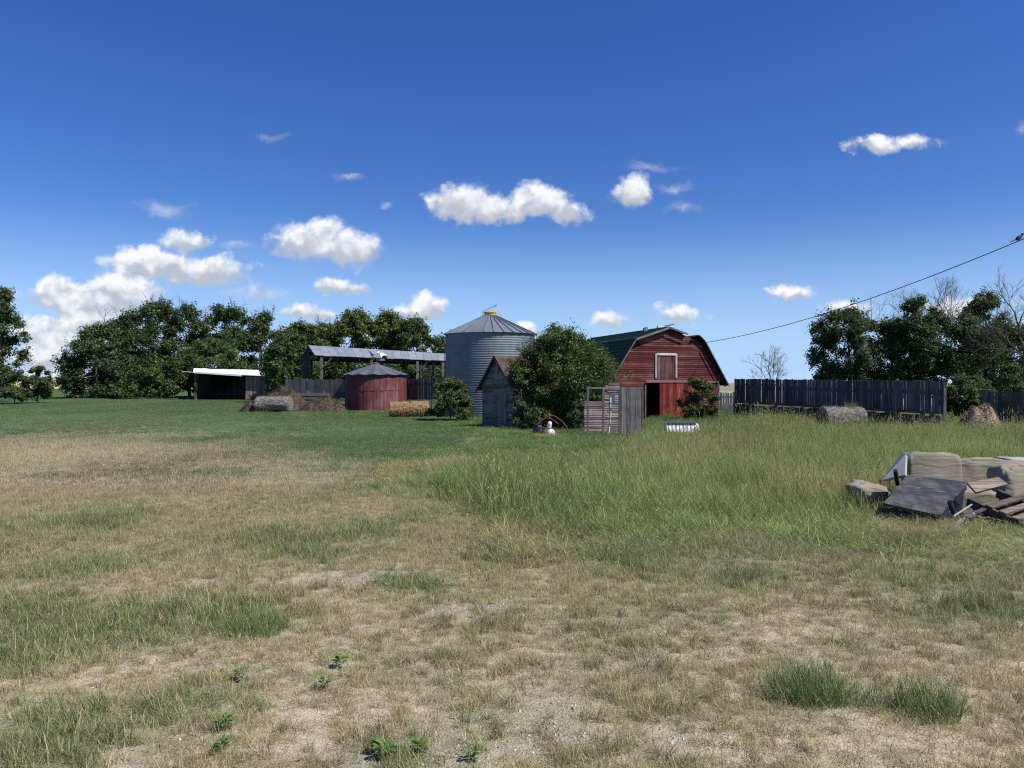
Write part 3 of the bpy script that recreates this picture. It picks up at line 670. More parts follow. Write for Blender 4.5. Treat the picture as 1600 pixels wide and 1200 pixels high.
# ---------------------------------------------------------------- grain bin
sy = 58.0; sx = (766-800)/F*sy; szz = G(sy); RB = 69.5*sy/F*.995; EH = CAMZ+(598-522)*(sy-RB*.2)/F-szz
silo = empty('grain_bin', (sx, sy, szz), 'tall corrugated galvanised grain bin with a conical roof and yellow cap', 'grain bin')
pr = []; nr = 36
for i in range(nr*4+1): pr.append((RB+.016*math.cos(i/4*2*math.pi), EH*i/(nr*4)))
mb = MB(); mb.lathe(pr, 120, tone=.5); mb.build('bin_wall', M_bin, silo, smooth=True)
mb = MB(); ns = 30; AH = (598-493)*sy/F+CAMZ-szz; RC = .42
for k in range(ns):
    t0 = 2*math.pi*k/ns; t1 = 2*math.pi*(k+1)/ns
    for j in range(6):
        f0 = j/6; f1 = (j+1)/6
        r0 = (RB+.16)*(1-f0)+RC*f0; r1 = (RB+.16)*(1-f1)+RC*f1; z0 = EH-.02+(AH-EH)*f0; z1 = EH-.02+(AH-EH)*f1
        mb.add([(r0*math.cos(t0), r0*math.sin(t0), z0), (r0*math.cos(t1), r0*math.sin(t1), z0), (r1*math.cos(t1), r1*math.sin(t1), z1), (r1*math.cos(t0), r1*math.sin(t0), z1)], [(0, 1, 2, 3)], .5+.12*math.sin(k*2.3))
rfb = mb.build('bin_roof', M_binroof, silo)
mb = MB()
for k in range(ns):
    t = 2*math.pi*k/ns; c_, s_ = math.cos(t), math.sin(t)
    mb.beam(((RB+.20)*c_, (RB+.20)*s_, EH+.0), (RC*c_, RC*s_, AH+.02), .055, .07, tone=.55)
mb.build('roof_ribs', M_binroof, rfb)
mb = MB(); mb.lathe([(RC+.03, AH-.02), (RC+.03, AH+.20), (RC+.10, AH+.20), (RC+.10, AH+.26), (RC-.05, AH+.28), (0.01, AH+.33)], 28, tone=.5); cp = mb.build('roof_cap', M_yellow, silo)
mb = MB(); mb.tube([(-.58, 0, AH-.1), (-.55, 0, AH+.32), (.30, 0, AH+.72), (.42, 0, AH+.70), (1.0, -.1, AH-.18)], .025, 6); mb.tube([(.42, 0, AH+.7), (.9, 0, AH-.05)], .03, 6); mb.tube([(.30, 0, AH+.68), (.50, 0, AH+.80)], .03, 6); mb.build('lid_lever', M_steel, cp)
mb = MB()   # ladder on the left flank
la = math.radians(198); 
for o_ in (-.2, .2):
    p = [((RB+.15)*math.cos(la+o_/RB), (RB+.15)*math.sin(la+o_/RB), z) for z in (.3, EH-.3)]; mb.tube(p+[((RB-.3)*math.cos(la+o_/RB), (RB-.3)*math.sin(la+o_/RB), EH+.35)], .02, 5)
for i in range(17):
    z = .4+i*.3; mb.tube([((RB+.15)*math.cos(la+o_/RB), (RB+.15)*math.sin(la+o_/RB), z) for o_ in (-.2, .2)], .012, 4)
mb.build('ladder', M_steel, silo)
EXC.append((sx, sy, RB))
# ---------------------------------------------------------------- small shingled shed
Ys = 42.0; p0 = PG(777, Ys-.6)
shed = empty('garden_shed', p0, 'small weathered grey clapboard shed with a shingled gable roof beside the grain bin', 'shed', rz=R(-47))
hw = 1.22; L_ = 3.6; eh = CAMZ-(598-598)*0-p0.z-.08; rh = CAMZ+(598-557)*Ys/F-p0.z
mb = MB(); z = 0
while z < rh-.1:
    z1 = z+.13; h0 = hw if z < eh else hw*(rh-z)/(rh-eh); h1 = hw if z1 < eh else max(.01, hw*(rh-z1)/(rh-eh))
    for s0, s1 in ((0, .37), (.37, 1)):
        a = -h0+2*h0*s0; b = -h0+2*h0*s1-.005; c_ = -h1+2*h1*s0; d_ = -h1+2*h1*s1-.005
        mb.hexa([(a, -.03, z), (b, -.03, z), (b, 0, z), (a, 0, z), (c_, -.008, z1+.01), (d_, -.008, z1+.01), (d_, 0, z1+.01), (c_, 0, z1+.01)])
    if z < eh:
        for s_ in (-1, 1): mb.hexa([(s_*hw+s_*.03, 0, z), (s_*hw+s_*.03, L_, z), (s_*hw, L_, z), (s_*hw, 0, z), (s_*hw+s_*.008, 0, z1+.01), (s_*hw+s_*.008, L_, z1+.01), (s_*hw, L_, z1+.01), (s_*hw, 0, z1+.01)])
    mb.box(-h1, h1, L_, L_+.03, z, z1-.005)
    z = z1
mb.build('wall', M_greyx, shed)
mb = MB()
for s_ in (-1, 1):
    sl_ = (rh-eh)/hw; nrow = 11
    for i in range(nrow):
        for k in range(22):
            f0 = i/nrow; f1 = (i+1.25)/nrow; x0 = (hw+.32)*(1-f0); x1 = (hw+.32)*(1-min(f1, 1)); y0 = -.22+(L_+.44)*k/22; y1 = y0+(L_+.44)/22-.012
            jz = random.uniform(0, .02); za = rh-x0*sl_+.05+jz; zb = rh-x1*sl_+.045
            mb.hexa([(s_*x0, y0, za-.02), (s_*x0, y1, za-.02), (s_*x1, y1, zb-.02), (s_*x1, y0, zb-.02), (s_*x0, y0, za+.01), (s_*x0, y1, za+.01), (s_*x1, y1, zb), (s_*x1, y0, zb)])
mb.build('roof', M_shingle, shed)
mb = MB()
for s_ in (-1, 1): mb.hexa([(s_*(hw+.34), -.25, rh-(hw+.34)*sl_-.10), (0, -.25, rh-.06), (0, -.21, rh-.06), (s_*(hw+.34), -.21, rh-(hw+.34)*sl_-.10), (s_*(hw+.34), -.25, rh-(hw+.34)*sl_+.04), (0, -.25, rh+.06), (0, -.21, rh+.06), (s_*(hw+.34), -.21, rh-(hw+.34)*sl_+.04)], .3)
mb.build('rake_board', M_dark, shed)
mb = MB()
for i in range(5): mb.box(.0+i*.16, .0+i*.16+.152, -.075, -.04, .1, 1.85)
dd = mb.build('door', M_grey, shed)
for z in (.5, 1.5): mb = MB(); mb.box(-.02, .25, -.09, -.076, z, z+.06); mb.build('hinge', M_rust, dd)
mb = MB(); mb.box(-.14, .14, -.06, -.03, rh-.95, rh-.55, .9); mb.build('vent_board', M_grey, shed)
EXC.append((p0.x+1.2, p0.y+1.2, 1.7))
# ---------------------------------------------------------------- red round bin
rY = 71.0; rb = 47*rY/F; q = PG(587.5, rY)
rbin = empty('wooden_granary', q, 'round faded red wooden granary with a low grey cone roof', 'granary')
eh2 = CAMZ+(598-585.5)*(rY-rb)/F-q.z; ap = CAMZ+(598-569)*rY/F-q.z
mb = MB(); n_ = 60
for lv, (z0, z1) in enumerate(((0, eh2*.56), (eh2*.56+.03, eh2))):
    for k in range(n_):
        t0 = 2*math.pi*k/n_; t1 = 2*math.pi*(k+.96)/n_; r0 = rb+.012*((k*7) % 3)
        mb.hexa([(r0*math.cos(t0), r0*math.sin(t0), z0), (r0*math.cos(t1), r0*math.sin(t1), z0), ((rb-.06)*math.cos(t1), (rb-.06)*math.sin(t1), z0), ((rb-.06)*math.cos(t0), (rb-.06)*math.sin(t0), z0),
                 (r0*math.cos(t0), r0*math.sin(t0), z1), (r0*math.cos(t1), r0*math.sin(t1), z1), ((rb-.06)*math.cos(t1), (rb-.06)*math.sin(t1), z1), ((rb-.06)*math.cos(t0), (rb-.06)*math.sin(t0), z1)], .5+.35*math.sin(k//6*2.7)+random.uniform(-.12, .12))
mb.build('wall', M_redbin, rbin)
mb = MB(); mb.lathe([(rb-.09, .02), (rb-.09, eh2)], 60, tone=.1); mb.lathe([(rb+.02, eh2*.56-.02), (rb+.035, eh2*.56-.02), (rb+.035, eh2*.56+.05), (rb+.02, eh2*.56+.05)], 60, tone=.2); mb.build('band', M_rust, rbin)
mb = MB(); ns = 14
for k in range(ns):
    t0 = 2*math.pi*k/ns+.1; t1 = 2*math.pi*(k+1)/ns+.1; tm = (t0+t1)/2; R0 = rb+.24
    mb.add([(R0*math.cos(t0), R0*math.sin(t0), eh2-.02), (R0*math.cos(tm), R0*math.sin(tm), eh2+.07), (.28*math.cos(tm), .28*math.sin(tm), ap), (.28*math.cos(t0), .28*math.sin(t0), ap)], [(0, 1, 2, 3)], .35)
    mb.add([(R0*math.cos(tm), R0*math.sin(tm), eh2+.07), (R0*math.cos(t1), R0*math.sin(t1), eh2-.02), (.28*math.cos(t1), .28*math.sin(t1), ap), (.28*math.cos(tm), .28*math.sin(tm), ap)], [(0, 1, 2, 3)], .65)
r2 = mb.build('roof', M_roofgrey, rbin)
mb = MB(); mb.lathe([(.3, ap-.03), (.3, ap+.12), (.02, ap+.2)], 16, tone=.3); mb.build('roof_cap', M_roofgrey, r2)
EXC.append((q.x, q.y, rb))
# ---------------------------------------------------------------- pole shed (hay shelter)
A = P(482, 540, 78); B = P(696, 553, 86); A2 = P(492, 555.5, 76); B2 = P(696, 564, 84)
o_ = PG(482, 78); ps = empty('hay_shelter', o_, 'long open pole shed with a grey metal roof and a torn roof sheet', 'shed')
back = lambda p, q_: p+(p-q_)*Vector((1, 1, 0)).length/1.41*0+Vector((p.x-q_.x, p.y-q_.y, q_.z-p.z))*1.0
A3 = A+Vector((-(A2-A).x-.25, 2.6, A2.z-A.z)); B3 = B+Vector((-(B2-B).x, 2.6, B2.z-B.z))
mb = MB(); npn = 17
for i in range(npn):
    f0 = i/npn; f1 = (i+1)/npn
    a = A.lerp(B, f0); b = A.lerp(B, f1); c_ = A2.lerp(B2, f1); d_ = A2.lerp(B2, f0)
    if i in (7, 8): d_ = d_+Vector((0, .5, .35)); c_ = c_+Vector((0, .5, .35))
    up = Vector((0, -.01, .035)); wv = Vector((0, 0, random.uniform(-.03, .03)))
    t_ = random.uniform(.3, .8)
    mb.hexa([d_+wv, c_+wv, b, a, d_+wv+up, c_+wv+up, b+up, a+up], t_)
    sdir = (c_-b); mb.beam(b+up, c_+up+wv, .06, .05, tone=.3)
    a = A.lerp(B, f0); b = A.lerp(B, f1); c_ = A3.lerp(B3, f1); d_ = A3.lerp(B3, f0)
    mb.hexa([a-up*.2, b-up*.2, c_, d_, a+up*.8, b+up*.8, c_+up, d_+up], .4)
rf = mb.build('roof', M_tin, ps, o_)
mb = MB(); T0 = A2.lerp(B2, .40); T1 = A2.lerp(B2, .545); Tm = A2.lerp(B2, .47)
mb.hexa([T0+Vector((0, -.05, .05)), Tm+Vector((.3, -.5, .0)), Tm+Vector((.5, -.1, .5)), T0+Vector((.9, .1, .55)), T0+Vector((.3, -.05, .09)), Tm+Vector((.3, -.5, .04)), Tm+Vector((.5, -.1, .54)), T0+Vector((.9, .1, .59))], .9)
mb.hexa([Tm+Vector((-.2, -.3, .25)), T1+Vector((-.1, -.2, .30)), T1+Vector((-.4, .1, .52)), Tm+Vector((-.2, .1, .72)), Tm+Vector((-.2, -.3, .28)), T1+Vector((-.1, -.2, .33)), T1+Vector((-.4, .1, .55)), Tm+Vector((-.2, .1, .75))], .9)
mb.hexa([Tm+Vector((-.3, -.35, -.25)), Tm+Vector((.6, -.35, -.3)), Tm+Vector((.6, -.3, -.1)), Tm+Vector((-.3, -.3, -.05)), Tm+Vector((-.3, -.38, -.22)), Tm+Vector((.6, -.38, -.27)), Tm+Vector((.6, -.33, -.07)), Tm+Vector((-.3, -.33, -.02))], .2)
mb.build('torn_sheet', M_tin, rf, o_)
mb = MB()
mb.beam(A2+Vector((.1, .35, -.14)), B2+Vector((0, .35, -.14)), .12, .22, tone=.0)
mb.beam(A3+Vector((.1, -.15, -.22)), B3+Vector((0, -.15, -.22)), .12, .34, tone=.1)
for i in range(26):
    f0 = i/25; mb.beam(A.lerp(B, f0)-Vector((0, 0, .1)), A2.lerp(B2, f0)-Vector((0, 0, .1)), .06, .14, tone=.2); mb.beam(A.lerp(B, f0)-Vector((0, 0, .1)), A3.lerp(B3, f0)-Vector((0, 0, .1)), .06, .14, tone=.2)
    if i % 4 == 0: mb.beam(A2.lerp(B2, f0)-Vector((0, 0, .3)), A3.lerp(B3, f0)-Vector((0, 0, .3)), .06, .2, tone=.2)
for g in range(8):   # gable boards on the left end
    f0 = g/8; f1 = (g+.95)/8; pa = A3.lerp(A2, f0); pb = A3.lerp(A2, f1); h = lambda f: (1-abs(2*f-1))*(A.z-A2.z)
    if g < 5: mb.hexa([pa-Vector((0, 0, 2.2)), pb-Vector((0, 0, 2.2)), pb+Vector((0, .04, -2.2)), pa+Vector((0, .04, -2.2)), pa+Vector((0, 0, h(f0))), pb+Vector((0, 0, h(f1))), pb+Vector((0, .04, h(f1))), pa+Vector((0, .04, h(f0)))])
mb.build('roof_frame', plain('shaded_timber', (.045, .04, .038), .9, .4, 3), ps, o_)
def post(px, f, side, br):
    base = (A2.lerp(B2, f) if side == 0 else A3.lerp(B3, f)); x = base.x+.1; y = base.y+(.2 if side == 0 else -.2); mb = MB()
    mb.box(x-.12, x+.12, y-.12, y+.12, G(y)-.1, base.z-.15)
    pm = mb.build('post', M_brown if random.random() < .5 else M_grey, ps, o_)
    for s_ in br: m2 = MB(); m2.beam((x+s_*.05, y-.14, base.z-1.25), (x+s_*1.05, y-.14, base.z-.25), .06, .14, up=(0, 1, 0)); m2.build('brace', M_grey, pm, o_)
for px, f, side, br in ((497, .035, 0, (1,)), (572, .40, 0, (-1,)), (647, .76, 0, (-1, 1)), (690, .97, 0, (-1,)), (0, .06, 1, ()), (0, .30, 1, (1,)), (0, .52, 1, (-1,)), (0, .70, 1, ()), (0, .90, 1, (-1,))): post(px, f, side, br)
# ---------------------------------------------------------------- low open shed far left
Yl = 104.0; ol = PG(303, Yl); ls = empty('open_shed', ol, 'low open-fronted board shed with a white metal roof in front of the left trees', 'shed')
gzl = ol.z; pp = lambda px, py, Y: P(px, py, Y)
mb = MB(); a = pp(285, 581, Yl-1); 
f1_ = [pp(302, 581.5, Yl-.8), pp(342, 584, Yl-.8), pp(376, 586, Yl-.8), pp(418, 588, Yl-.8)]; b1_ = [pp(303, 574, Yl+9), pp(342, 576.5, Yl+9), pp(376, 578, Yl+9), pp(420, 579.5, Yl+9)]
for i in range(3):
    u_ = Vector((0, 0, .08)); mb.hexa([f1_[i], f1_[i+1], b1_[i+1], b1_[i], f1_[i]+u_, f1_[i+1]+u_, b1_[i+1]+u_, b1_[i]+u_], .9-.1*i)
mb.hexa([pp(284, 580.6, Yl-1), pp(304, 582.2, Yl-1), pp(304, 582.2, Yl), pp(284, 580.6, Yl), pp(284, 580, Yl-1), pp(304, 581.3, Yl-1), pp(304, 581.3, Yl), pp(284, 580, Yl)], .9)
mb.hexa([pp(303, 583, Yl-1.2), pp(378, 588, Yl-1.2), pp(378, 588, Yl-.9), pp(303, 583, Yl-.9), pp(303, 582, Yl-1.2), pp(378, 586.5, Yl-1.2), pp(378, 586.5, Yl-.9), pp(303, 582, Yl-.9)], .8)
mb.build('roof', plain('white_sheet_roof', (.66, .72, .74), .5, .15, 1.0), ls, ol)
mb = MB(); x = pp(384, 0, Yl).x; xe = pp(417, 0, Yl).x
while x < xe: mb.box(x, x+.27, Yl-.05, Yl, gzl, pp(0, 588.5, Yl).z+random.uniform(-.02, .02)); x += .29
mb.build('front_wall', wood('sunlit_brown_boards', (.17, .11, .08), (.36, .26, .20)), ls, ol)  # brown boards lightened in colour to stand in for sunlight on this wall
mb = MB(); x = pp(303, 0, Yl).x
while x < xe: mb.box(x, x+.285, Yl+9, Yl+9.05, gzl, pp(0, 582, Yl).z); x += .28
y = Yl
for k in range(30): mb.box(xe-.05, xe, Yl+k*.3, Yl+k*.3+.28, gzl, pp(0, 586, Yl).z); mb.box(pp(303, 0, Yl).x-.05, pp(303, 0, Yl).x, Yl+k*.3+.3, Yl+k*.3+.57, gzl, pp(0, 583, Yl).z)
mb.build('back_wall', M_dark, ls, ol)  # dark board colour imitates the deep shade inside the open shed
mb = MB(); xx = pp(306.5, 0, Yl).x; mb.box(xx-.14, xx+.14, Yl-.3, Yl, gzl, pp(0, 582.5, Yl).z); mb.build('post', M_brown, ls, ol)
EXC.append((ol.x+5, Yl+3, 5))
LS_DONE = 1
# ---------------------------------------------------------------- fences
def fence(label, p_top0, p_top1, hb, mat, bw=.2, gap=.02, rails=(), base=.0, group=None, jit=.05, lean=.02, railmat=None, posts=True):
    p0, p1 = Vector(p_top0), Vector(p_top1); o = Vector((p0.x, p0.y, G(p0.y))); e = empty('board_fence', o, label, 'fence', group)
    d = Vector((p1.x-p0.x, p1.y-p0.y, 0)); L = d.length; d.normalize(); nn = Vector((d.y, -d.x, 0)); x = 0; mb = MB()
    while x < L:
        w = bw*random.uniform(.7, 1.15); f = x/L; zt = p0.z+(p1.z-p0.z)*f+random.uniform(-jit, jit)*(2.2 if random.random() < .08 else 1)
        zb = zt-hb+random.uniform(-.03, .03); l_ = random.gauss(0, lean); q0 = p0+d*x; q0.z = 0
        a = q0+d*l_; b = q0+d*(w+l_*.8)
        mb.hexa([q0+Vector((0, 0, zb)), q0+d*w+Vector((0, 0, zb)), q0+d*w+nn*.03+Vector((0, 0, zb)), q0+nn*.03+Vector((0, 0, zb)), a+Vector((0, 0, zt)), b+Vector((0, 0, zt+random.uniform(-.02, .02))), b+nn*.03+Vector((0, 0, zt)), a+nn*.03+Vector((0, 0, zt))])
        x += w+gap*random.choice((.2, .4, .7, 1, 1.2, 2.6))
    mb.build('boards', mat, e, o)
    for (dz_, h_, off) in rails:
        mb = MB(); mb.beam(p0+Vector((0, 0, dz_))+nn*off, p1+Vector((0, 0, dz_))+nn*off, .06, h_, tone=.5); mb.build('rail', railmat or mat, e, o)
    if posts:
        k = max(2, int(L/2.6)+1)
        for i in range(k):
            q0 = p0.lerp(p1, i/(k-1))-nn*.1; mb = MB(); mb.box(q0.x-.07, q0.x+.07, q0.y-.07, q0.y+.07, G(q0.y)-.2, q0.z-.35); mb.build('post', mat, e, o)
    return e
a = P(1148, 592, 50); b = P(1473, 595.5, 36)
fence('long dark weathered board fence right of the red barn with a rail along its foot', a, b, 1.52, M_dark, .19, .022, rails=((-1.50, .13, .06), (-.35, .1, -.08)), jit=.025, lean=.012)
fence('low run of dark boards under the rail of the long fence right of the barn', a+Vector((0, .3, -1.62)), b+Vector((0, .3, -1.62)), .75, M_dark, .25, .02, rails=(), jit=.06, posts=False)
fence('short pale grey fence section between the barn and the long dark fence', P(1121, 613, 53), P(1149, 613.5, 52.5), 1.15, M_white, .15, .05, rails=((-.3, .1, -.05),))
fence('dark board fence at the right edge behind the straw mound', P(1535, 612, 41), P(1640, 612.5, 39), 1.7, M_dark, .2, .03, rails=((-.3, .12, -.06), (-1.2, .12, -.06)))
for px_ in (1142, 1477): 
    pass
fence('grey board fence left of the round red granary', P(446, 592, 74), P(541, 593.5, 72), 1.75, M_grey, .24, .015, rails=((-1.55, .12, .07),), jit=.03)
fence('dark board fence between the red granary and the grain bin', P(634, 593, 74), P(694, 589, 66), 1.9, M_dark, .2, .02, rails=((-.4, .1, -.05),))
# stacked planks below the grey fence
o = PG(480, 71); e = empty('plank_stack', o, 'low stack of long grey planks at the foot of the grey fence', 'planks')
mb = MB()
for k in range(4): mb.box(-1.9+random.uniform(0, .2), 1.8+random.uniform(0, .3), -.1-.05*k, .15, .5+k*.33-.2, .5+k*.33+.06)
mb.build('planks', M_greyx, e)
for x in (-1.5, 0, 1.5): mb = MB(); mb.box(x-.07, x+.07, .16, .3, -.1, 1.75); mb.build('upright', M_grey, e)
# ---------------------------------------------------------------- hay
def bale(label, c, axis, L, r, mat, seed, group=None, stretch=.12, sag=0.0, cat='hay bale', fuzz=900):
    rg = np.random.default_rng(seed); nu, nv = 60, 26
    u = np.linspace(0, 2*np.pi, nu, endpoint=False); prof = [(0.001, 0), (.5, 0), (.85, .005), (.97, .03)]+[(1, t) for t in np.linspace(.08, .92, nv-8)]+[(.97, .97), (.85, .995), (.5, 1), (.001, 1)]
    V = []
    for rr, t in prof:
        for a in u:
            k = 1+stretch*(float(fbm(t*6+seed, math.cos(a)*2+math.sin(a)*3+5, seed, 4))-.5)*2
            ky = rr*r*k; z = math.sin(a)*ky; z = z if z > 0 else z*.94
            V.append(((t-.5)*L*(1+.05*(float(fbm(a, rr*3, seed+3))-.5)), math.cos(a)*ky*(1+sag*.5), z*(1-sag)))
    V = np.array(V); m_ = len(prof)
    V[:, 2] += r*(1-sag)*.92
    M = Matrix.Translation(c) @ Matrix.Rotation(axis, 4, 'Z')
    fs = [(i*nu+k, i*nu+(k+1) % nu, (i+1)*nu+(k+1) % nu, (i+1)*nu+k) for i in range(m_-1) for k in range(nu)]
    mb = MB(); mb.v = [tuple(v) for v in V]; mb.f = [list(f) for f in fs]; mb.t = list(rg.uniform(.3, .7, len(fs)))
    for i in range(fuzz):      # loose stalks
        j = rg.integers(0, len(V)); p = Vector(V[j]); d = Vector(rg.normal(0, 1, 3)).normalized(); d.x *= .4; nrm = Vector((0, p.y, p.z-r)).normalized(); s_ = d.cross(nrm).normalized()*.008; l_ = rg.uniform(.06, .2)
        q_ = p+nrm*.01; e_ = q_+d*l_*.7+nrm*l_*.45-Vector((0, 0, .03)); b = len(mb.v); mb.v += [tuple(q_-s_), tuple(q_+s_), tuple(e_)]; mb.f.append([b, b+1, b+2]); mb.t.append(rg.uniform(0, 1))
    o = mb.build('round_bale' if cat == 'hay bale' else cat.replace(' ', '_'), mat, None, smooth=False); o.matrix_world = M
    tag(o, label, cat, group); return o
bale('golden round hay bale with its dark end facing left, just right of the red granary', PG(624, 56.2), R(8), 1.45, .58, M_hay, 3, fuzz=2500)
bale('golden round hay bale tucked behind the green bush by the grain bin', PG(655, 56.4), R(4), 1.45, .58, M_hay, 5, fuzz=2500)
bale('squashed grey old hay bale standing against the long dark fence', PG(1316, 38.2), R(5), 2.1, .60, M_oldhay, 7, stretch=.09, fuzz=5000)
bale('grey rotten hay bale at the left end of the old hay row', PG(428, 66.0), R(-5), 3.0, .72, M_oldhay, 9, stretch=.16, sag=.05, fuzz=5000)
def mound(name, label, cat, c, sx_, sy_, h, mat, seed, rough=.25, stalks=1200, sl=.25):
    rg = np.random.default_rng(seed); n_ = 44; V = []; 
    for i in range(n_+1):
        for j in range(n_+1):
            x = -1+2*i/n_; y = -1+2*j/n_; d = min(1, math.hypot(x, y)); 
            z = (1-d**2.2)*h*(1+rough*2*(float(fbm(x*2.5+seed, y*2.5, seed, 5))-.5))*(1 if d < 1 else 0)
            V.append((x*sx_*(1+.1*math.sin(y*5+seed)), y*sy_, z-.06+float(fbm(x*9, y*9, seed+4, 3)-.5)*.12*h))
    fs = [[i*(n_+1)+j, (i+1)*(n_+1)+j, (i+1)*(n_+1)+j+1, i*(n_+1)+j+1] for i in range(n_) for j in range(n_)]
    mb = MB(); mb.v = list(V); mb.f = fs; mb.t = list(rg.uniform(.2, .8, len(fs)))
    for i in range(stalks):
        p = Vector(V[rg.integers(0, len(V))]); 
        if p.z < -.02: continue
        d = Vector((rg.normal(), rg.normal(), abs(rg.normal())*.5+.1)).normalized(); s_ = d.cross(Vector((0, 0, 1))).normalized()*.010; l_ = rg.uniform(.3, 1)*sl; b = len(mb.v); e_ = p+d*l_
        mb.v += [tuple(p-s_), tuple(p+s_), tuple(e_)]; mb.f.append([b, b+1, b+2]); mb.t.append(rg.uniform(0, 1))
    o = mb.build(name, mat); o.location = c; tag(o, label, cat); return o
mound('straw_mound', 'pale pinkish-brown straw mound near the right edge', 'straw mound', PG(1529, 36.5), 1.05, .9, 1.25, M_pink, 4, .45, 7000, .16)
mound('straw_heap', 'brown brushy hay heap at the far left end of the old hay row', 'hay heap', PG(400, 67), 1.5, 1.2, .8, M_brownhay, 6, .7, 4000, .5)
mound('straw_heap', 'brown tangled hay heap lying on top of and behind the grey rotten bale', 'hay heap', PG(440, 68.5), 2.4, 1.2, 1.6, M_brownhay, 8, .75, 6000, .5)
mound('straw_heap', 'brown hay heap between the grey bale and the red granary', 'hay heap', PG(505, 67), 2.2, 1.2, .95, M_brownhay, 10, .8, 5000, .5)
# ---------------------------------------------------------------- gate frame and old siding panel
gY = 33.0; s = gY/F; o = PG(918, gY); gt = empty('trailer_panel', o, 'old wooden frame panel with two open bays and grey planks on its right side', 'panel', rz=R(3))
Hh = CAMZ+(598-605)*s-o.z; X_ = lambda px: (px-918)*s
mb = MB(); mb.box(-.03, .05, -.04, .04, -.1, Hh-.06); mb.box(-.03, X_(1005), -.04, .04, Hh-.06, Hh+.0); mb.box(X_(943)-.05, X_(943)+.04, -.04, .04, -.1, Hh-.065); mb.box(X_(969)-.05, X_(969)+.03, -.05, .05, -.1, Hh-.065, .1); mb.box(X_(1003), X_(1006), -.04, .04, -.1, Hh-.065)
mb.box(X_(944)+.05, X_(968)-.03, -.02, .02, Hh-.72, Hh-.67, .2); mb.box(X_(944)+.05, X_(968)-.03, -.02, .02, Hh-1.38, Hh-1.33, .2)
mb.build('frame', M_grey, gt)
mb = MB(); xs_l = [971, 979, 985, 992.5, 1002]; tn = [.85, .2, .7, .5]
for i in range(4): mb.box(X_(xs_l[i])+.005, X_(xs_l[i+1])-.005, -.075-.01*(i % 2), -.045, -.1, Hh+.02*math.sin(i*3), tn[i])
mb.build('planks', M_grey, gt)
mb = MB(); mb.box(X_(953), X_(962), .12, .15, Hh-.75, Hh-.3, .9); mb.tube([(X_(951), .14, -.1), (X_(955), .14, .9), (X_(954), .14, Hh-.4)], .045, 6, .8); mb.build('pale_post', M_white, gt)
o = PG(943, 35.5); e = empty('siding_panel', o, 'faded reddish clapboard wall panel standing behind the open bays of the wooden frame', 'panel', rz=R(6))
mb = MB(); z = 0; H2 = 2.25
while z < H2:
    for a, b in ((-.9, random.uniform(-.1, .3)), (0, .75)):
        if a == 0: a = pb_
        pb_ = b+.01
        if z > 1.45 and a < -.5: continue
        mb.hexa([(a, -.03, z), (b, -.03, z), (b, 0, z), (a, 0, z), (a, -.008, z+.115), (b, -.008, z+.115), (b, 0, z+.115), (a, 0, z+.115)])
    z += .105
mb.build('clapboards', wood('grey_red_clapboard', (.16, .13, .12), (.30, .25, .23), 'x', paint=(.19, .075, .07), pth=.40), e)
for x, h in ((-.9, 1.4), (.65, 2.1)): mb = MB(); mb.box(x, x+.1, 0.001, .08, 0, h); mb.build('stud', M_grey, e)
# ---------------------------------------------------------------- junk under the bush
o = PG(862, 35); e = empty('implement_frame', o, 'rusty bent steel implement frame lying under the big bush', 'frame')
mb = MB(); k = 35/F; Q = lambda px, py, y=0: ((px-862)*k, y, CAMZ-(py-598)*k-o.z)
mb.tube([Q(838, 664), Q(846, 657), Q(858, 650), Q(866, 650), Q(878, 658), Q(886, 668)], .035, 6); mb.tube([Q(840, 664), Q(850, 680)], .03, 6); mb.tube([Q(886, 668), Q(890, 684)], .03, 6)
mb.tube([Q(858, 650), Q(858, 652, .6), Q(874, 664, .8)], .03, 6); mb.tube([Q(846, 657), Q(846, 668, .5), Q(850, 684, .6)], .03, 6); mb.tube([Q(868, 668), Q(864, 683)], .02, 5); mb.tube([Q(880, 665), Q(874, 684)], .02, 5)
mb.build('tubes', M_rust, e)
def jug(name, label, c, r, h, mat, tilt, cat, group=None):
    mb = MB(); mb.lathe([(.001, 0), (r*.95, 0), (r, h*.08), (r*1.03, h*.5), (r, h*.75), (r*.6, h*.92), (r*.3, h*.95), (r*.3, h), (.001, h)], 20, tone=.5)
    o = mb.build(name, mat, None, smooth=False); o.location = c; o.rotation_euler = tilt; tag(o, label, cat, group); return o
jug('plastic_jug', 'white plastic jug lying lowest under the rusty frame', P(857, 678, 34.6), .17, .42, M_plastic, (R(75), R(20), R(20)), 'jug')
jug('plastic_jug', 'small white plastic jug hanging inside the rusty frame', P(858, 668, 34.9), .10, .3, M_plastic, (R(15), R(8), 0), 'jug')
jug('steel_drum', 'dark blue drum under the left side of the rusty frame', P(841, 684, 35.2), .24, .66, M_navy, (0, 0, 0), 'drum')
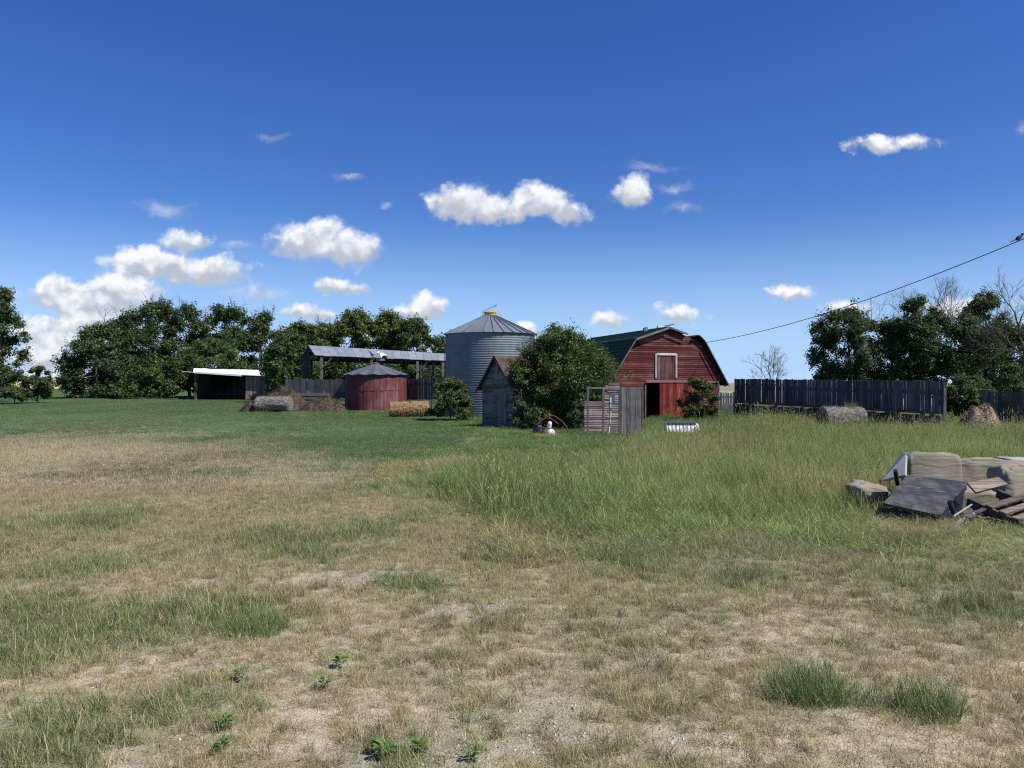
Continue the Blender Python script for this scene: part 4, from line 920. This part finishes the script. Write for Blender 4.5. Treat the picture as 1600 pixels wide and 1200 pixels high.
# white trough in the grass
tY = 33.5; k = tY/F; o = PG(1066, tY); e = empty('feed_trough', o, 'white metal trough with dark ribs lying in tall grass before the barn', 'trough', rz=R(-4))
zt = CAMZ-(661-598)*k-o.z; L_ = 50*k
mb = MB(); mb.hexa([(-L_/2, -.5, zt-.5), (L_/2-.1, -.5, zt-.5), (L_/2-.1, .3, zt-.5), (-L_/2, .3, zt-.5), (-L_/2, -.12, zt), (L_/2-.15, -.12, zt), (L_/2-.15, .25, zt), (-L_/2, .25, zt)], .7)
mb.hexa([(L_/2-.02, -.3, zt-.35), (L_/2+.05, -.2, zt-.38), (L_/2+.05, .2, zt-.38), (L_/2-.02, .2, zt-.35), (L_/2-.14, -.16, zt-.02), (L_/2-.04, -.16, zt-.02), (L_/2-.04, .2, zt-.02), (L_/2-.14, .2, zt-.02)], .7)
mb.build('trough_body', M_plastic, e)
mb = MB()
for i in range(8): x = -L_/2+.08+i*(L_-.2)/7.5; mb.beam((x, -.52, zt-.5), (x, -.14, zt-.02), .04, .03)
mb.box(-L_/2, L_/2-.1, -.23, -.13, zt+.001, zt+.05, .6)
mb.build('ribs', M_steel, e)
# ---------------------------------------------------------------- power line, pole and bird
w0 = P(1103, 535, 51.5); w1 = P(1600, 373, 28); dirw = Vector((w1.x-w0.x, w1.y-w0.y, 0)); pl = w0+dirw*1.33
pl.z = w0.z+(w1.z-w0.z)*1.33+.5
def wirept(t): # t 0..1 barn to pole
    q_ = w0.lerp(pl, t); q_.z = w0.z+(pl.z-w0.z)*(t**1.0)-SAG*4*t*(1-t); return q_
SAG = .9
# fit: choose pole height so the wire passes w1 at t=.752
t_ = 1/1.33; pl.z = (w1.z+SAG*4*t_*(1-t_)-w0.z)/t_+w0.z
mb = MB(); mb.tube([wirept(i/40) for i in range(41)], .018, 5, .5); o = mb.build('power_line', M_black); tag(o, 'thin black overhead power line rising from the barn to the right', 'power line')
e = empty('utility_pole', (pl.x, pl.y, G(pl.y)), 'tall wooden utility pole carrying the overhead line', 'pole')
mb = MB(); mb.tube([(pl.x, pl.y, G(pl.y)-.3), (pl.x, pl.y, pl.z+.6)], [.16, .11], 12); mb.build('pole_shaft', M_brown, e, e.location)
mb = MB(); mb.tube([(pl.x-.16, pl.y, pl.z-.05), (pl.x-.16, pl.y, pl.z+.10)], .05, 8); mb.build('insulator', M_plastic, e, e.location)
bt = .745; bp_ = wirept(bt); V, Fc = softbox(.30, .14, .15, 1.0, 3, .004, 20, 12); M = Matrix.Rotation(R(-35), 4, 'Y')
bo = MB(); bo.add(xf(V, M), [tuple(f) for f in Fc], .5)
V, Fc = softbox(.10, .09, .09, 1.0, 3, .0, 16, 10); bo.add([Vector(v)+Vector((.13, 0, .13)) for v in V], [tuple(f) for f in Fc], .5)
bo.hexa([(.16, -.015, .12), (.24, -.004, .12), (.24, .004, .12), (.16, .015, .12), (.16, -.01, .145), (.23, -.003, .125), (.23, .003, .125), (.16, .01, .145)], .5)
bo.hexa([(-.30, -.03, -.16), (-.09, -.03, -.07), (-.09, .03, -.07), (-.30, .03, -.16), (-.30, -.03, -.14), (-.1, -.02, -.03), (-.1, .02, -.03), (-.30, .03, -.14)], .5)
bo.tube([(.0, .02, -.05), (.01, .02, -.11)], .006, 4); bo.tube([(.0, -.02, -.05), (.01, -.02, -.11)], .006, 4)
o = bo.build('bird', M_black); o.location = bp_+Vector((0, 0, .115)); tag(o, 'small black bird perched on the power line near the right edge', 'bird')
# ---------------------------------------------------------------- dumped furniture
def place_soft(name, mat, c, sx_, sy_, sz_, rot, seed, parent, org, e=.35, amp=.02, crease=0.0):
    V, Fc = softbox(sx_, sy_, sz_, e, seed, amp, 64, 36, crease)
    M = Matrix.Translation(c) @ Matrix.Rotation(R(rot[2]), 4, 'Z') @ Matrix.Rotation(R(rot[1]), 4, 'Y') @ Matrix.Rotation(R(rot[0]), 4, 'X')
    return meshobj(name, xf(V, M), Fc, mat, parent, org, None, True)
DY = 10.6; org = PG(1500, DY)
sofa = empty('sofa', org, 'dumped beige sofa slumped in the grass behind the black board', 'sofa')
kk = DY/F; W_ = lambda px, py, Y=DY: P(px, py, Y)
place_soft('back_cushion', M_sofa, W_(1455, 742), 82*kk, .30, .60, (-8, 1, -2), 3, sofa, org, .24, .03, .012)
place_soft('back_cushion', M_sofa, W_(1543, 752), 106*kk, .34, .60, (-8, 3, -3), 5, sofa, org, .28, .045, .03)
place_soft('arm_cushion', M_sofa, W_(1583, 766, 10.1), 62*kk, .34, .62, (-10, 8, 10), 7, sofa, org, .4, .06, .035)
place_soft('seat_cushion', M_sofa, Vector((W_(1500, 0).x, DY-.35, org.z+.16)), 1.5, .6, .34, (0, 0, 0), 9, sofa, org, .3, .03, .008)
def poly(mb, pts, th, tone=.5):
    a, b, c_ = Vector(pts[0]), Vector(pts[1]), Vector(pts[2]); nn = (b-a).cross(c_-a).normalized()*th; n_ = len(pts)
    mb.add([Vector(p) for p in pts]+[Vector(p)+nn for p in pts], [tuple(range(n_))[::-1], tuple(range(n_, 2*n_))]+[(i, (i+1) % n_, n_+(i+1) % n_, n_+i) for i in range(n_)], tone)
mb = MB(); poly(mb, [W_(1381, 753, 10.3), W_(1417, 745, 10.1), W_(1418, 713, 10.3), W_(1411, 711, 10.7), W_(1374, 765, 10.7)][:4], .05, .8); mb.build('side_panel', M_sofad, sofa, org)
mb = MB(); mb.beam(W_(1412, 712, 10.75), W_(1425, 714, 10.45), .03, .07, .9); mb.box(W_(1418, 0, 10.8).x, W_(1600, 0, 10.8).x+.3, 10.78, 10.86, org.z, W_(0, 722).z, .4)
mb.build('sofa_frame', M_sofad, sofa, org)
place_soft('white_arm', M_sofad, W_(1592, 729, 11.3), .52, .4, .26, (0, 4, 5), 12, sofa, org, .3, .015)
o_ = place_soft('cushion', M_sofa, W_(1356, 768, 10.2), .54, .40, .24, (8, 6, 12), 15, None, None, .75, .035, .004); tag(o_, 'loose beige cushion lying in the grass left of the dumped sofa', 'cushion')
# black board with apron
oo = PG(1450, 9.6); tb = empty('table', oo, 'overturned scuffed black table leaning in front of the sofa', 'table')
A_, B_, C_, D_ = W_(1380, 790, 9.45), W_(1417, 745, 10.15), W_(1512, 757, 10.0), W_(1468, 809, 9.25)
mb = MB(); poly(mb, [A_, B_, C_, D_], -.035, .6)
tp = mb.build('table_top', M_scuff, tb, oo)
if True:
    nn = (B_-A_).cross(C_-A_).normalized(); nn = nn if nn.z < 0 else -nn
    mb = MB(); poly(mb, [D_+nn*.04, C_+nn*.04, C_+nn*.30+Vector((.10, .05, -.02)), D_+nn*.30+Vector((.12, 0, .0))], .03, .5); poly(mb, [A_+nn*.04, D_+nn*.04, D_+nn*.2, A_+nn*.2], .03, .3); mb.build('apron', M_navy, tb, oo)
    for c0, d0 in ((W_(1403, 757, 10.0), W_(1399, 735, 9.85)), (W_(1491, 803, 9.2), W_(1484, 783, 9.15))):
        mb = MB(); mb.beam(c0, d0, .045, .045, .1); mb.build('leg', M_black, tb, oo)
    mb = MB()
    for q0, q1 in (((1494, 819), (1504, 812)), ((1505, 811), (1513, 805)), ((1516, 807), (1522, 802))): mb.beam(W_(*q0, 9.02), W_(*q1, 9.0), .035, .03, .4)
    mb.beam(W_(1491, 806, 9.05), W_(1519, 788, 9.02), .012, .014, .8); mb.build('white_tabs', M_plastic, tb, oo)
# pallet
po = PG(1560, 9.3); pt = empty('pallet', po, 'broken dark wooden pallet leaning against the dumped sofa', 'pallet')
O_ = W_(1514, 778, 9.45); U = (W_(1640, 836, 8.55)-O_); Vv = (W_(1606, 752, 10.0)-O_); Ul = U.length; Vl = Vv.length; U.normalize(); Vv.normalize(); Nn = U.cross(Vv).normalized()
Nn = Nn if Nn.z > 0 else -Nn
for k, f in enumerate((0, .5, 1.0)):
    mb = MB(); q0 = O_+Vv*Vl*f*.97; mb.beam(q0-Nn*.05, q0+U*Ul-Nn*.05, .045, .10, .3, up=Nn); mb.build('stringer', M_palw, pt, po)
for k, f in enumerate((.28, .45, .61, .79, .95)):
    mb = MB(); q0 = O_+U*Ul*f+Nn*(.012+.004*(k % 2)); q1 = q0+Vv*Vl*(1.0+.04*math.sin(k*5)); mb.beam(q0-Vv*.02+Nn*.0, q1+U*.03*math.sin(k*3), .088, .022, .25+.7*((k*37) % 10)/10, up=Nn); mb.build('slat', M_pal, pt, po)
for k, f in enumerate((.12, .86)):
    mb = MB(); q0 = O_+U*Ul*f-Nn*.115; mb.beam(q0, q0+Vv*Vl, .085, .02, .3, up=Nn); mb.build('slat', M_palw, pt, po)
mb = MB(); poly(mb, [W_(1511, 757, 9.6), W_(1524, 772, 9.45), W_(1574, 759, 9.55), W_(1559, 748, 9.75)], .03, .9); ob = mb.build('loose_plank', M_pal); tag(ob, 'short pale plank lying across the top of the broken pallet', 'plank')
mb = MB()
for a, b in (((1528, 822), (1560, 808)), ((1536, 832), (1575, 812)), ((1508, 808), (1538, 795))): mb.beam(W_(*a, 9.0), W_(*b, 9.2), .05, .02, .6)
o_ = mb.build('broken_slats', M_palw); tag(o_, 'dark broken slats in the shade under the pallet', 'wood scraps')
mb = MB()
for i in range(5):
    q0 = W_(1524+i*13, 800+i*7, 9.25-.05*i); mb.beam(q0, q0+Vector((.42, .28, .05+.03*(i % 2))), .05, .018, .2+.15*i)
o_ = mb.build('splintered_boards', M_palw); tag(o_, 'row of splintered dark boards poking out beneath the tilted pallet', 'wood scraps')
place_soft('arm_roll', M_sofa, W_(1500, 729, 10.75), .16, .24, .16, (0, 0, 0), 22, sofa, org, .6, .03, .01)
EXC += [(PG(1055, tY).x, tY, .5), (PG(1078, tY).x, tY, .5), (PG(1065, tY-1).x, tY-1, .6), (PG(1529, 35.4).x, 35.4, 1.0), (PG(1529, 34.2).x, 34.2, .8), (PG(1312, 37.2).x, 37.2, .6), (PG(1328, 37.2).x, 37.2, .6), (PG(862, 34).x, 34.3, .6), (PG(875, 34).x, 34.3, .5)]
EXC += [(W_(1455, 0).x, 10.3, .55), (W_(1540, 0).x, 10.1, .6), (W_(1450, 0, 9.9).x, 9.9, .30), (W_(1560, 0, 9.4).x, 9.45, .40), (W_(1610, 0, 9.4).x, 9.2, .5), (W_(1600, 0, 10.4).x, 10.4, .7), (PG(1356, 10.2).x, 10.2, .2)]
EXC += [(bx0+i*.96*.9+.28*j*-.9, BY+j*.96*.9+i*.28*.9, .95) for i in range(-3, 4) for j in range(1, 13)]
# ---------------------------------------------------------------- trees
LM = {'dark': leafmat('dark_leaves', (.030, .058, .020), (.105, .155, .050)),
      'mid': leafmat('green_leaves', (.036, .068, .018), (.120, .170, .042)),
      'lit': leafmat('yellow_green_leaves', (.058, .090, .020), (.175, .200, .048)),
      'blue': leafmat('bluish_leaves', (.032, .060, .026), (.105, .150, .062))}
def leaves(rg, cen, rad, n, size, squash=.85, mid=None):
    """n leaf faces strung along twigs that radiate from clump centres cen (k,3) with reach rad (k,)"""
    k = len(cen); NT = 22; w = rad**2; idx = rg.choice(k, n, p=w/w.sum()); tj = rg.integers(0, NT, n)
    out = cen-np.asarray(mid); out = out/(np.linalg.norm(out, axis=1)[:, None]+1e-6)
    td = rg.normal(0, 1, (k, NT, 3))+out[:, None, :]*.55+np.array([0, 0, .25]); td /= np.linalg.norm(td, axis=2)[:, :, None]
    tl = rg.uniform(.45, 1.25, (k, NT))*np.where(rg.uniform(0, 1, (k, NT)) < .2, 1.5, 1)
    t = rg.uniform(0, 1, n)**.6; d = td[idx, tj]
    p = cen[idx]+d*(t*tl[idx, tj]*rad[idx])[:, None]*np.array([1, 1, squash])+rg.normal(0, 1, (n, 3))*(rad[idx]*.11+size*.4)[:, None]
    nr = d*.5+rg.normal(0, .6, (n, 3))+np.array([0, 0, .45]); nr /= np.linalg.norm(nr, axis=1)[:, None]
    a = np.cross(nr, rg.normal(0, 1, (n, 3))); a /= np.linalg.norm(a, axis=1)[:, None]; b = np.cross(nr, a)
    s = size*rg.uniform(.55, 1.3, n); a = a*s[:, None]; b = b*(s*.6)[:, None]
    V = np.stack([p-a, p+b+nr*s[:, None]*.15, p+a, p-b+nr*s[:, None]*.15], 1).reshape(-1, 3)
    Fq = np.arange(4*n).reshape(n, 4)
    tone = np.clip(.42+rg.uniform(-.25, .25, k)[idx]+rg.uniform(-.2, .2, (k, NT))[idx, tj]+rg.normal(0, .15, n), 0, 1)
    return V, Fq, tone
def limbs(mb, base, tips, r0, rg, trunk_top, bend=.15):
    base = Vector(base); tt = Vector(trunk_top)
    pts = [base, base.lerp(tt, .5)+Vector((rg.normal(0, .05), rg.normal(0, .05), 0))*(tt-base).length, tt]
    mb.tube(pts, [r0, r0*.8, r0*.45], 7)
    for t in tips:
        t = Vector(t); f = rg.uniform(.25, 1.0); s = pts[0].lerp(pts[2], f) if f > .5 else pts[1].lerp(pts[0], 1-f*2) if False else base.lerp(tt, f)
        m_ = s.lerp(t, .5)+Vector((rg.normal(), rg.normal(), abs(rg.normal())))*bend*(t-s).length*.5
        mb.tube([s, m_, t], [r0*.38, r0*.22, r0*.05], 5)
NAME = {}
def tree(label, cat, name, px, Y, top, wpx, bot, kind, seed, n=9000, leaf=.22, nclump=26, group=None, dead=0, trunkmat=None, shape=.5, gapf=1.0, basedx=0, lowf=1.0):
    """px: centre, top/bot: pixel rows of crown top and bottom in the photo at distance Y; all turned into metres"""
    rg = np.random.default_rng(seed); k = Y/F; o = PG(px, Y); H = CAMZ+(HOR-top)*k-o.z; Wd = wpx*k; zb = CAMZ-(bot-HOR)*k-o.z; zb = max(zb, .1)
    cen = []; rad = []
    hc = (H+zb)/2; hh = (H-zb)/2; m_ = min(Wd, (H-zb)*1.15)
    for i in range(nclump*2):
        r_ = rg.uniform(.20, .34)*m_*.55*(1.0 if i < nclump else .55)
        z = rg.uniform(-1, 1); pw = math.sqrt(max(.06, 1-((max(z, -.1)+.1)/1.1)**2)) if z > -.1 else 1-.30*(-z)*lowf
        a = rg.uniform(0, 2*np.pi); q = math.sqrt(rg.uniform(0, 1)) if i < nclump else rg.uniform(.75, 1.0)
        cen.append((math.cos(a)*q*pw*max(.1, Wd/2-r_*.75), math.sin(a)*q*pw*max(.1, Wd/2-r_*.75)*.9, hc+z*(hh-r_*.55))); rad.append(r_)
    cen.append((rg.normal(0, .08)*Wd, 0, H-.12*(H-zb))); rad.append(.12*(H-zb)+.1)
    cen = np.array(cen); rad = np.array(rad)
    V, Fq, tone = leaves(rg, cen, rad, int(n*1.7), leaf*.72, mid=(0, 0, zb+(H-zb)*.3))
    V[:, 2] = np.maximum(V[:, 2], 0.0)
    e = empty(name, o, label, cat, group)
    meshobj('crown', V, Fq, LM[kind], e, None, tone)
    mb = MB(); tips = [tuple(c) for c in cen[rg.choice(len(cen), min(14, len(cen)), replace=False)]]
    limbs(mb, (basedx, 0, -.2), tips, max(.05, H*.018), rg, (rg.normal(0, .05)*Wd, 0, zb+(H-zb)*.65)); mb.build('trunk', trunkmat or M_bark, e)
    return e
def branches(mb, p, d, L, r, depth, rg, spread=.55, up=.1, kids=(2, 4)):
    p = Vector(p); d = Vector(d).normalized(); pts = [p]; q = p.copy(); dd = d.copy(); ns = 4
    for i in range(ns):
        dd = (dd+Vector(rg.normal(0, .16, 3))+Vector((0, 0, up*.3))).normalized(); q = q+dd*L/ns; pts.append(q.copy())
    mb.tube(pts, [r*(1-.55*i/ns) for i in range(ns+1)], 5 if depth > 2 else 3, cap=False)
    if depth <= 0: return
    for i in range(rg.integers(*kids)+1):
        f = rg.uniform(.35, 1); j = min(ns-1, int(f*ns)); b = pts[j].lerp(pts[j+1], f*ns-j)
        nd = (dd+Vector(rg.normal(0, spread, 3))+Vector((0, 0, up))).normalized()
        branches(mb, b, nd, L*rg.uniform(.5, .75), r*.55, depth-1, rg, spread, up, kids)
G1 = 'trees of the left shelterbelt'
T = [ # label, px, Y, top, w, bot, kind, n, leaf
 ('tall dark tree cut off by the left edge of the picture', -2, 92, 448, 84, 604, 'dark', 14000, .20),
 ('low dark bush at the left edge below the tall tree', 22, 88, 582, 62, 624, 'dark', 5000, .17),
 ('rounded dark bush standing alone right of the left-edge tree', 60, 90, 573, 44, 624, 'dark', 6000, .17),
 ('bushy tree forming the left end of the shelterbelt', 150, 112, 512, 84, 622, 'dark', 12000, .24),
 ('low leafy bush at the foot of the shelterbelt end', 212, 108, 572, 70, 622, 'mid', 6000, .2),
 ('tall dark tree second from the left in the shelterbelt', 196, 118, 490, 80, 620, 'dark', 12000, .25),
 ('highest dark tree of the left shelterbelt', 243, 122, 469, 84, 612, 'dark', 14000, .25),
 ('thin airy tree between two dense dark ones', 296, 124, 474, 60, 606, 'dark', 4200, .24),
 ('broad dark tree above the low white-roofed shed', 352, 124, 478, 92, 604, 'dark', 13000, .25),
 ('dark tree with a pointed top just right of the broad one', 410, 124, 490, 66, 604, 'dark', 8500, .24),
 ('green tree just behind the low white-roofed shed', 330, 114, 535, 90, 612, 'mid', 9000, .24),
 ('low green growth left of the low open shed', 272, 112, 560, 60, 620, 'mid', 7000, .22),
 ('bushy green tree hiding the right end of the low open shed', 450, 92, 522, 62, 622, 'mid', 13000, .2),
 ('leaning green tree at the left end of the hay shelter', 470, 100, 508, 76, 615, 'mid', 11000, .22),
 ('olive green tree with a ragged top behind the hay shelter end', 505, 116, 505, 60, 612, 'lit', 8000, .24),
 ('round yellow-green tree left of centre behind the hay shelter', 556, 116, 488, 74, 610, 'lit', 12000, .24),
 ('round yellow-green tree directly behind the torn roof sheet', 607, 118, 489, 66, 610, 'lit', 11000, .24),
 ('looser green tree right of the two round yellow-green ones', 649, 116, 497, 58, 610, 'mid', 7500, .24),
 ('small airy tree just left of the grain bin roof', 690, 112, 524, 46, 612, 'mid', 3600, .22),
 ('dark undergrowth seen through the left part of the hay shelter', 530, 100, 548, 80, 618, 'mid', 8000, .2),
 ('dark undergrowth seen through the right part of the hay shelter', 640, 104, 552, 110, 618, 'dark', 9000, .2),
 ('small distant bush on the field edge left of the shelterbelt', 103, 190, 594, 16, 601, 'dark', 500, .35)]
for i, (lb, px, Y, top, w, bot, kd, n_, lf) in enumerate(T):
    low = top > 570
    if i not in (0, 1, 2, 21): w = w*(1.38 if not low else 1.25); n_ = int(n_*1.5)
    if i in (0, 3, 5, 6, 8, 9): bot = 622; n_ = int(n_*1.15)
    et = tree(lb, 'bush' if low else 'tree', 'bush' if low else 'broadleaf_tree', px, Y, top, w, bot, kd, 100+i, n_, lf, 16 if low else 30, None if i in (0, 1, 2, 21) else G1, lowf=.25)
    if i in (5, 6, 7, 8, 9, 14):
        rg = np.random.default_rng(800+i); mb = MB(); H = CAMZ+(HOR-top)*Y/F-et.location.z
        for k in range(5): branches(mb, (rg.uniform(-2.2, 2.2), rg.uniform(-1, 0), H-3.6), (rg.normal(0, .35), rg.normal(0, .2), 1), 3.0, .05, 2, rg, .45, .15)
        mb.build('dead_branches', M_bark, et)
# extra tree beyond the frame edge is not needed; near bushes
tree('big dense green bush spreading in front of the barn and over the small shed', 'bush', 'large_bush', 881, 40.5, 519, 176, 676, 'mid', 201, 52000, .078, 60, lowf=.5)
tree('bright leafy tree top showing above the big bush behind it', 'tree', 'broadleaf_tree', 874, 47, 511, 62, 600, 'mid', 202, 9000, .10, 16)
tree('low leafy bush in the dark under the right side of the big bush', 'bush', 'bush', 905, 38.2, 625, 50, 682, 'blue', 203, 5000, .06, 12)
tree('low pale leafy bush by the foot of the small grey shed', 'bush', 'bush', 822, 38.2, 630, 56, 684, 'blue', 207, 5500, .06, 12)
tree('rounded green bush in front of the lower left of the grain bin', 'bush', 'bush', 702, 51, 592, 80, 664, 'mid', 204, 17000, .085, 26, lowf=.15)
tree('upright green bush growing before the red sliding door of the barn', 'bush', 'bush', 1091, 46, 594, 66, 660, 'mid', 205, 14000, .075, 18)
# right side trees
G2 = 'trees behind the right fence'
for i, (lb, px, Y, top, w, bot, kd, n_, lf) in enumerate([
 ('spreading tree whose crown leans left over the long dark fence', 1318, 66, 484, 100, 598, 'blue', 12500, .14),
 ('narrow tree with a pointed leafy top behind the right fence', 1437, 64, 466, 62, 600, 'dark', 9000, .14),
 ('dense tree between the leaning crown and the pointed top', 1392, 66, 503, 84, 606, 'dark', 10000, .14),
 ('broad dark tree with bare twigs above its crown', 1494, 64, 492, 100, 612, 'dark', 15000, .14),
 ('dark tree reaching the right edge of the picture', 1572, 64, 508, 104, 622, 'dark', 13000, .14),
 ('leafy tree whose high tuft rises among bare branches', 1538, 66, 456, 52, 560, 'dark', 4500, .13)]):
    e = tree(lb, 'tree', 'broadleaf_tree', px, Y, top, w*(1.5 if i else 1.25), bot+(14 if i else 4), kd, 300+i, int(n_*1.7), lf, 30, G2, lowf=.6 if i else 1)
    if i in (2, 3, 4):
        rg = np.random.default_rng(400+i); mb = MB(); H = CAMZ+(HOR-top)*Y/F-e.location.z
        for k in range({2: 5, 3: 6, 4: 4}[i]): branches(mb, (rg.uniform(-1.6, 1.6), rg.uniform(-.5, .5), H-2.5), (rg.normal(-.1, .3), rg.normal(0, .2), 1), 3.0, .045, 3, rg, .5, .15)
        mb.build('dead_branches', M_bark, e)
tree('bushy green growth spilling over the gap between the two right fences', 'bush', 'bush', 1512, 43, 588, 104, 652, 'mid', 330, 17000, .085, 22)
tree('low green bush behind the fence near the right edge', 'bush', 'bush', 1578, 52, 572, 62, 640, 'mid', 331, 6000, .1, 14)
def bare(label, px, Y, base_py, size, r, dirs, seed, depth=4, grp=None, M_deadbark=M_deadbark):
    rg = np.random.default_rng(seed); o = PG(px, Y); e = empty('dead_tree', o, label, 'dead tree', grp); mb = MB(); z = CAMZ-(base_py-HOR)*Y/F-o.z
    mb.tube([(0, 0, -.2), (.03, 0, z)], [r*1.3, r], 7)
    mb.build('trunk', M_deadbark, e); mb = MB()
    for (dx, dz_, L) in dirs: branches(mb, (.03, 0, z), (dx, rg.normal(0, .15), dz_), L*size, r*.8, depth, rg, .45, .12, (2, 5))
    mb.build('branches', M_deadbark, e)
bare('pale leafless shrub tree showing above the fence just right of the barn', 1205, 62, 606, 1.0, .05, [(-1, .5, 1.7), (-.5, 1, 1.9), (-.2, 1, 2.0), (.1, 1, 1.4), (.6, 1, 1.8), (.9, .8, 1.7), (.4, 1, 2.0)], 500, 3)
bare('large leafless dead tree with twisted dark limbs at the right edge', 1600, 60, 556, 1.0, .13, [(-.55, 1, 2.8), (-.15, 1, 3.0), (.3, 1, 2.8), (-.9, .7, 2.5)], 505, 4, None, M_bark)
bare('thin leafless tree top rising behind the dense right trees', 1452, 68, 520, 1.0, .06, [(-.5, 1, 2.4), (0, 1, 2.8), (.5, 1, 2.5)], 506, 4)
# weeds on old bale and tufts
def tuft(label, px, py, r, h, nbl, seed, green, w=.006, name='grass_tuft', cat='grass tuft', lean=.45):
    Y = 5.0
    for _ in range(20): Y = F*(CAMZ-G(Y))/(py-HOR)
    t = blades(name, nbl, r, h*.6, h, w*.7, w, lean, .12, gtm[green], seed, 4); col.objects.link(t); t.location = (((px-800)/F)*Y, Y, G(Y)+.01); tag(t, label, cat)
def tuftmat(name, a):
    m, nt = newmat(name); n = N(nt); tone = n('ShaderNodeAttribute', attribute_name='tone').outputs['Fac']; dry = n('ShaderNodeAttribute', attribute_name='dry').outputs['Fac']
    c = n.mix(dry, n.mix(tone, tuple(q*.6 for q in a), tuple(q*1.4 for q in a)), STRAW)
    b = n('ShaderNodeBsdfPrincipled', ins={'Base Color': c, 'Roughness': .5, 'Specular IOR Level': .35}); t = n('ShaderNodeBsdfTranslucent', ins={'Color': c})
    n('ShaderNodeOutputMaterial', ins={0: n('ShaderNodeMixShader', ins={0: .3, 1: b.outputs[0], 2: t.outputs[0]}).outputs[0]}); return m
gtm = {0: tuftmat('tuft_green', (.11, .18, .05)), 1: tuftmat('weed_green', (.12, .20, .05))}
tuft('thick bright green grass tuft in the lower right foreground', 1262, 1088, .20, .24, 900, 601, 0, .0045)
tuft('green grass tuft just right of the thick one in the foreground', 1448, 1112, .16, .22, 600, 602, 0, .0045)
tuft('small thin grass tuft between the two foreground tufts', 1350, 1100, .13, .15, 260, 603, 0, .004)
tuft('dark green grass tuft in the left foreground', 395, 985, .22, .16, 700, 604, 0, .004)
def weed(label, px, py, r, nl, seed, grp):
    rg = np.random.default_rng(seed); Y = 5.0
    for _ in range(20): Y = F*(CAMZ-G(Y))/(py-HOR)
    V = []; Fc = []; tn = []
    for i in range(nl):
        a = rg.uniform(0, 6.28); s0 = rg.uniform(0, .3)*r; L = r*rg.uniform(.4, .8); d = np.array([math.cos(a), math.sin(a), 0]); sd_ = np.array([-d[1], d[0], 0]); z0 = rg.uniform(.01, .05); w = L*.22; b = len(V)
        for f, wf, z in ((0, .1, 0), (.3, .8, .35), (.65, 1, .5), (1, .05, .35)):
            c_ = d*(s0+L*f)+np.array([0, 0, z0+z*L*.7]); V += [c_-sd_*w*wf, c_+np.array([0, 0, -w*.25*wf]), c_+sd_*w*wf]
        for k in range(3):
            for j in range(2): Fc.append([b+k*3+j, b+k*3+j+1, b+(k+1)*3+j+1, b+(k+1)*3+j]); tn.append(rg.uniform(0, 1))
    o = meshobj('broadleaf_weed', V, Fc, gtm[1], None, None, tn); at = o.data.attributes.new('dry', 'FLOAT', 'FACE'); o.location = ((px-800)/F*Y, Y, G(Y)+.005); tag(o, label, 'weed', grp)
for i, (lb, px, py, r) in enumerate([('broadleaf weed on bare gravel left of centre, highest up', 532, 1042, .10), ('small broadleaf weed beside the highest weed', 508, 1074, .09), ('bright broadleaf weed in the lower left foreground', 350, 1140, .11),
  ('broadleaf weed near the bottom edge left of centre', 600, 1185, .14), ('second broadleaf weed near the bottom edge, further right', 655, 1178, .10), ('pale broadleaf weed among dry grass in the lower left', 375, 1062, .09), ('broadleaf weed at the bottom edge, rightmost of the weeds', 738, 1192, .08), ('tiny broadleaf weed between the two lower left weeds', 345, 1175, .09)]):
    weed(lb, px, py, r*.62, 30, 700+i, 'broadleaf weeds in the foreground')
# weed on top of the old bale
t = blades('bale_weed', 260, .3, .25, .5, .006, .011, .3, .3, tuftmat('dull_weed', (.07, .10, .04)), 650, 4); col.objects.link(t); t.location = PG(1330, 38.2)+Vector((0, 0, 1.08)); tag(t, 'dull green weed growing on top of the old grey bale', 'weed')
make_grass()
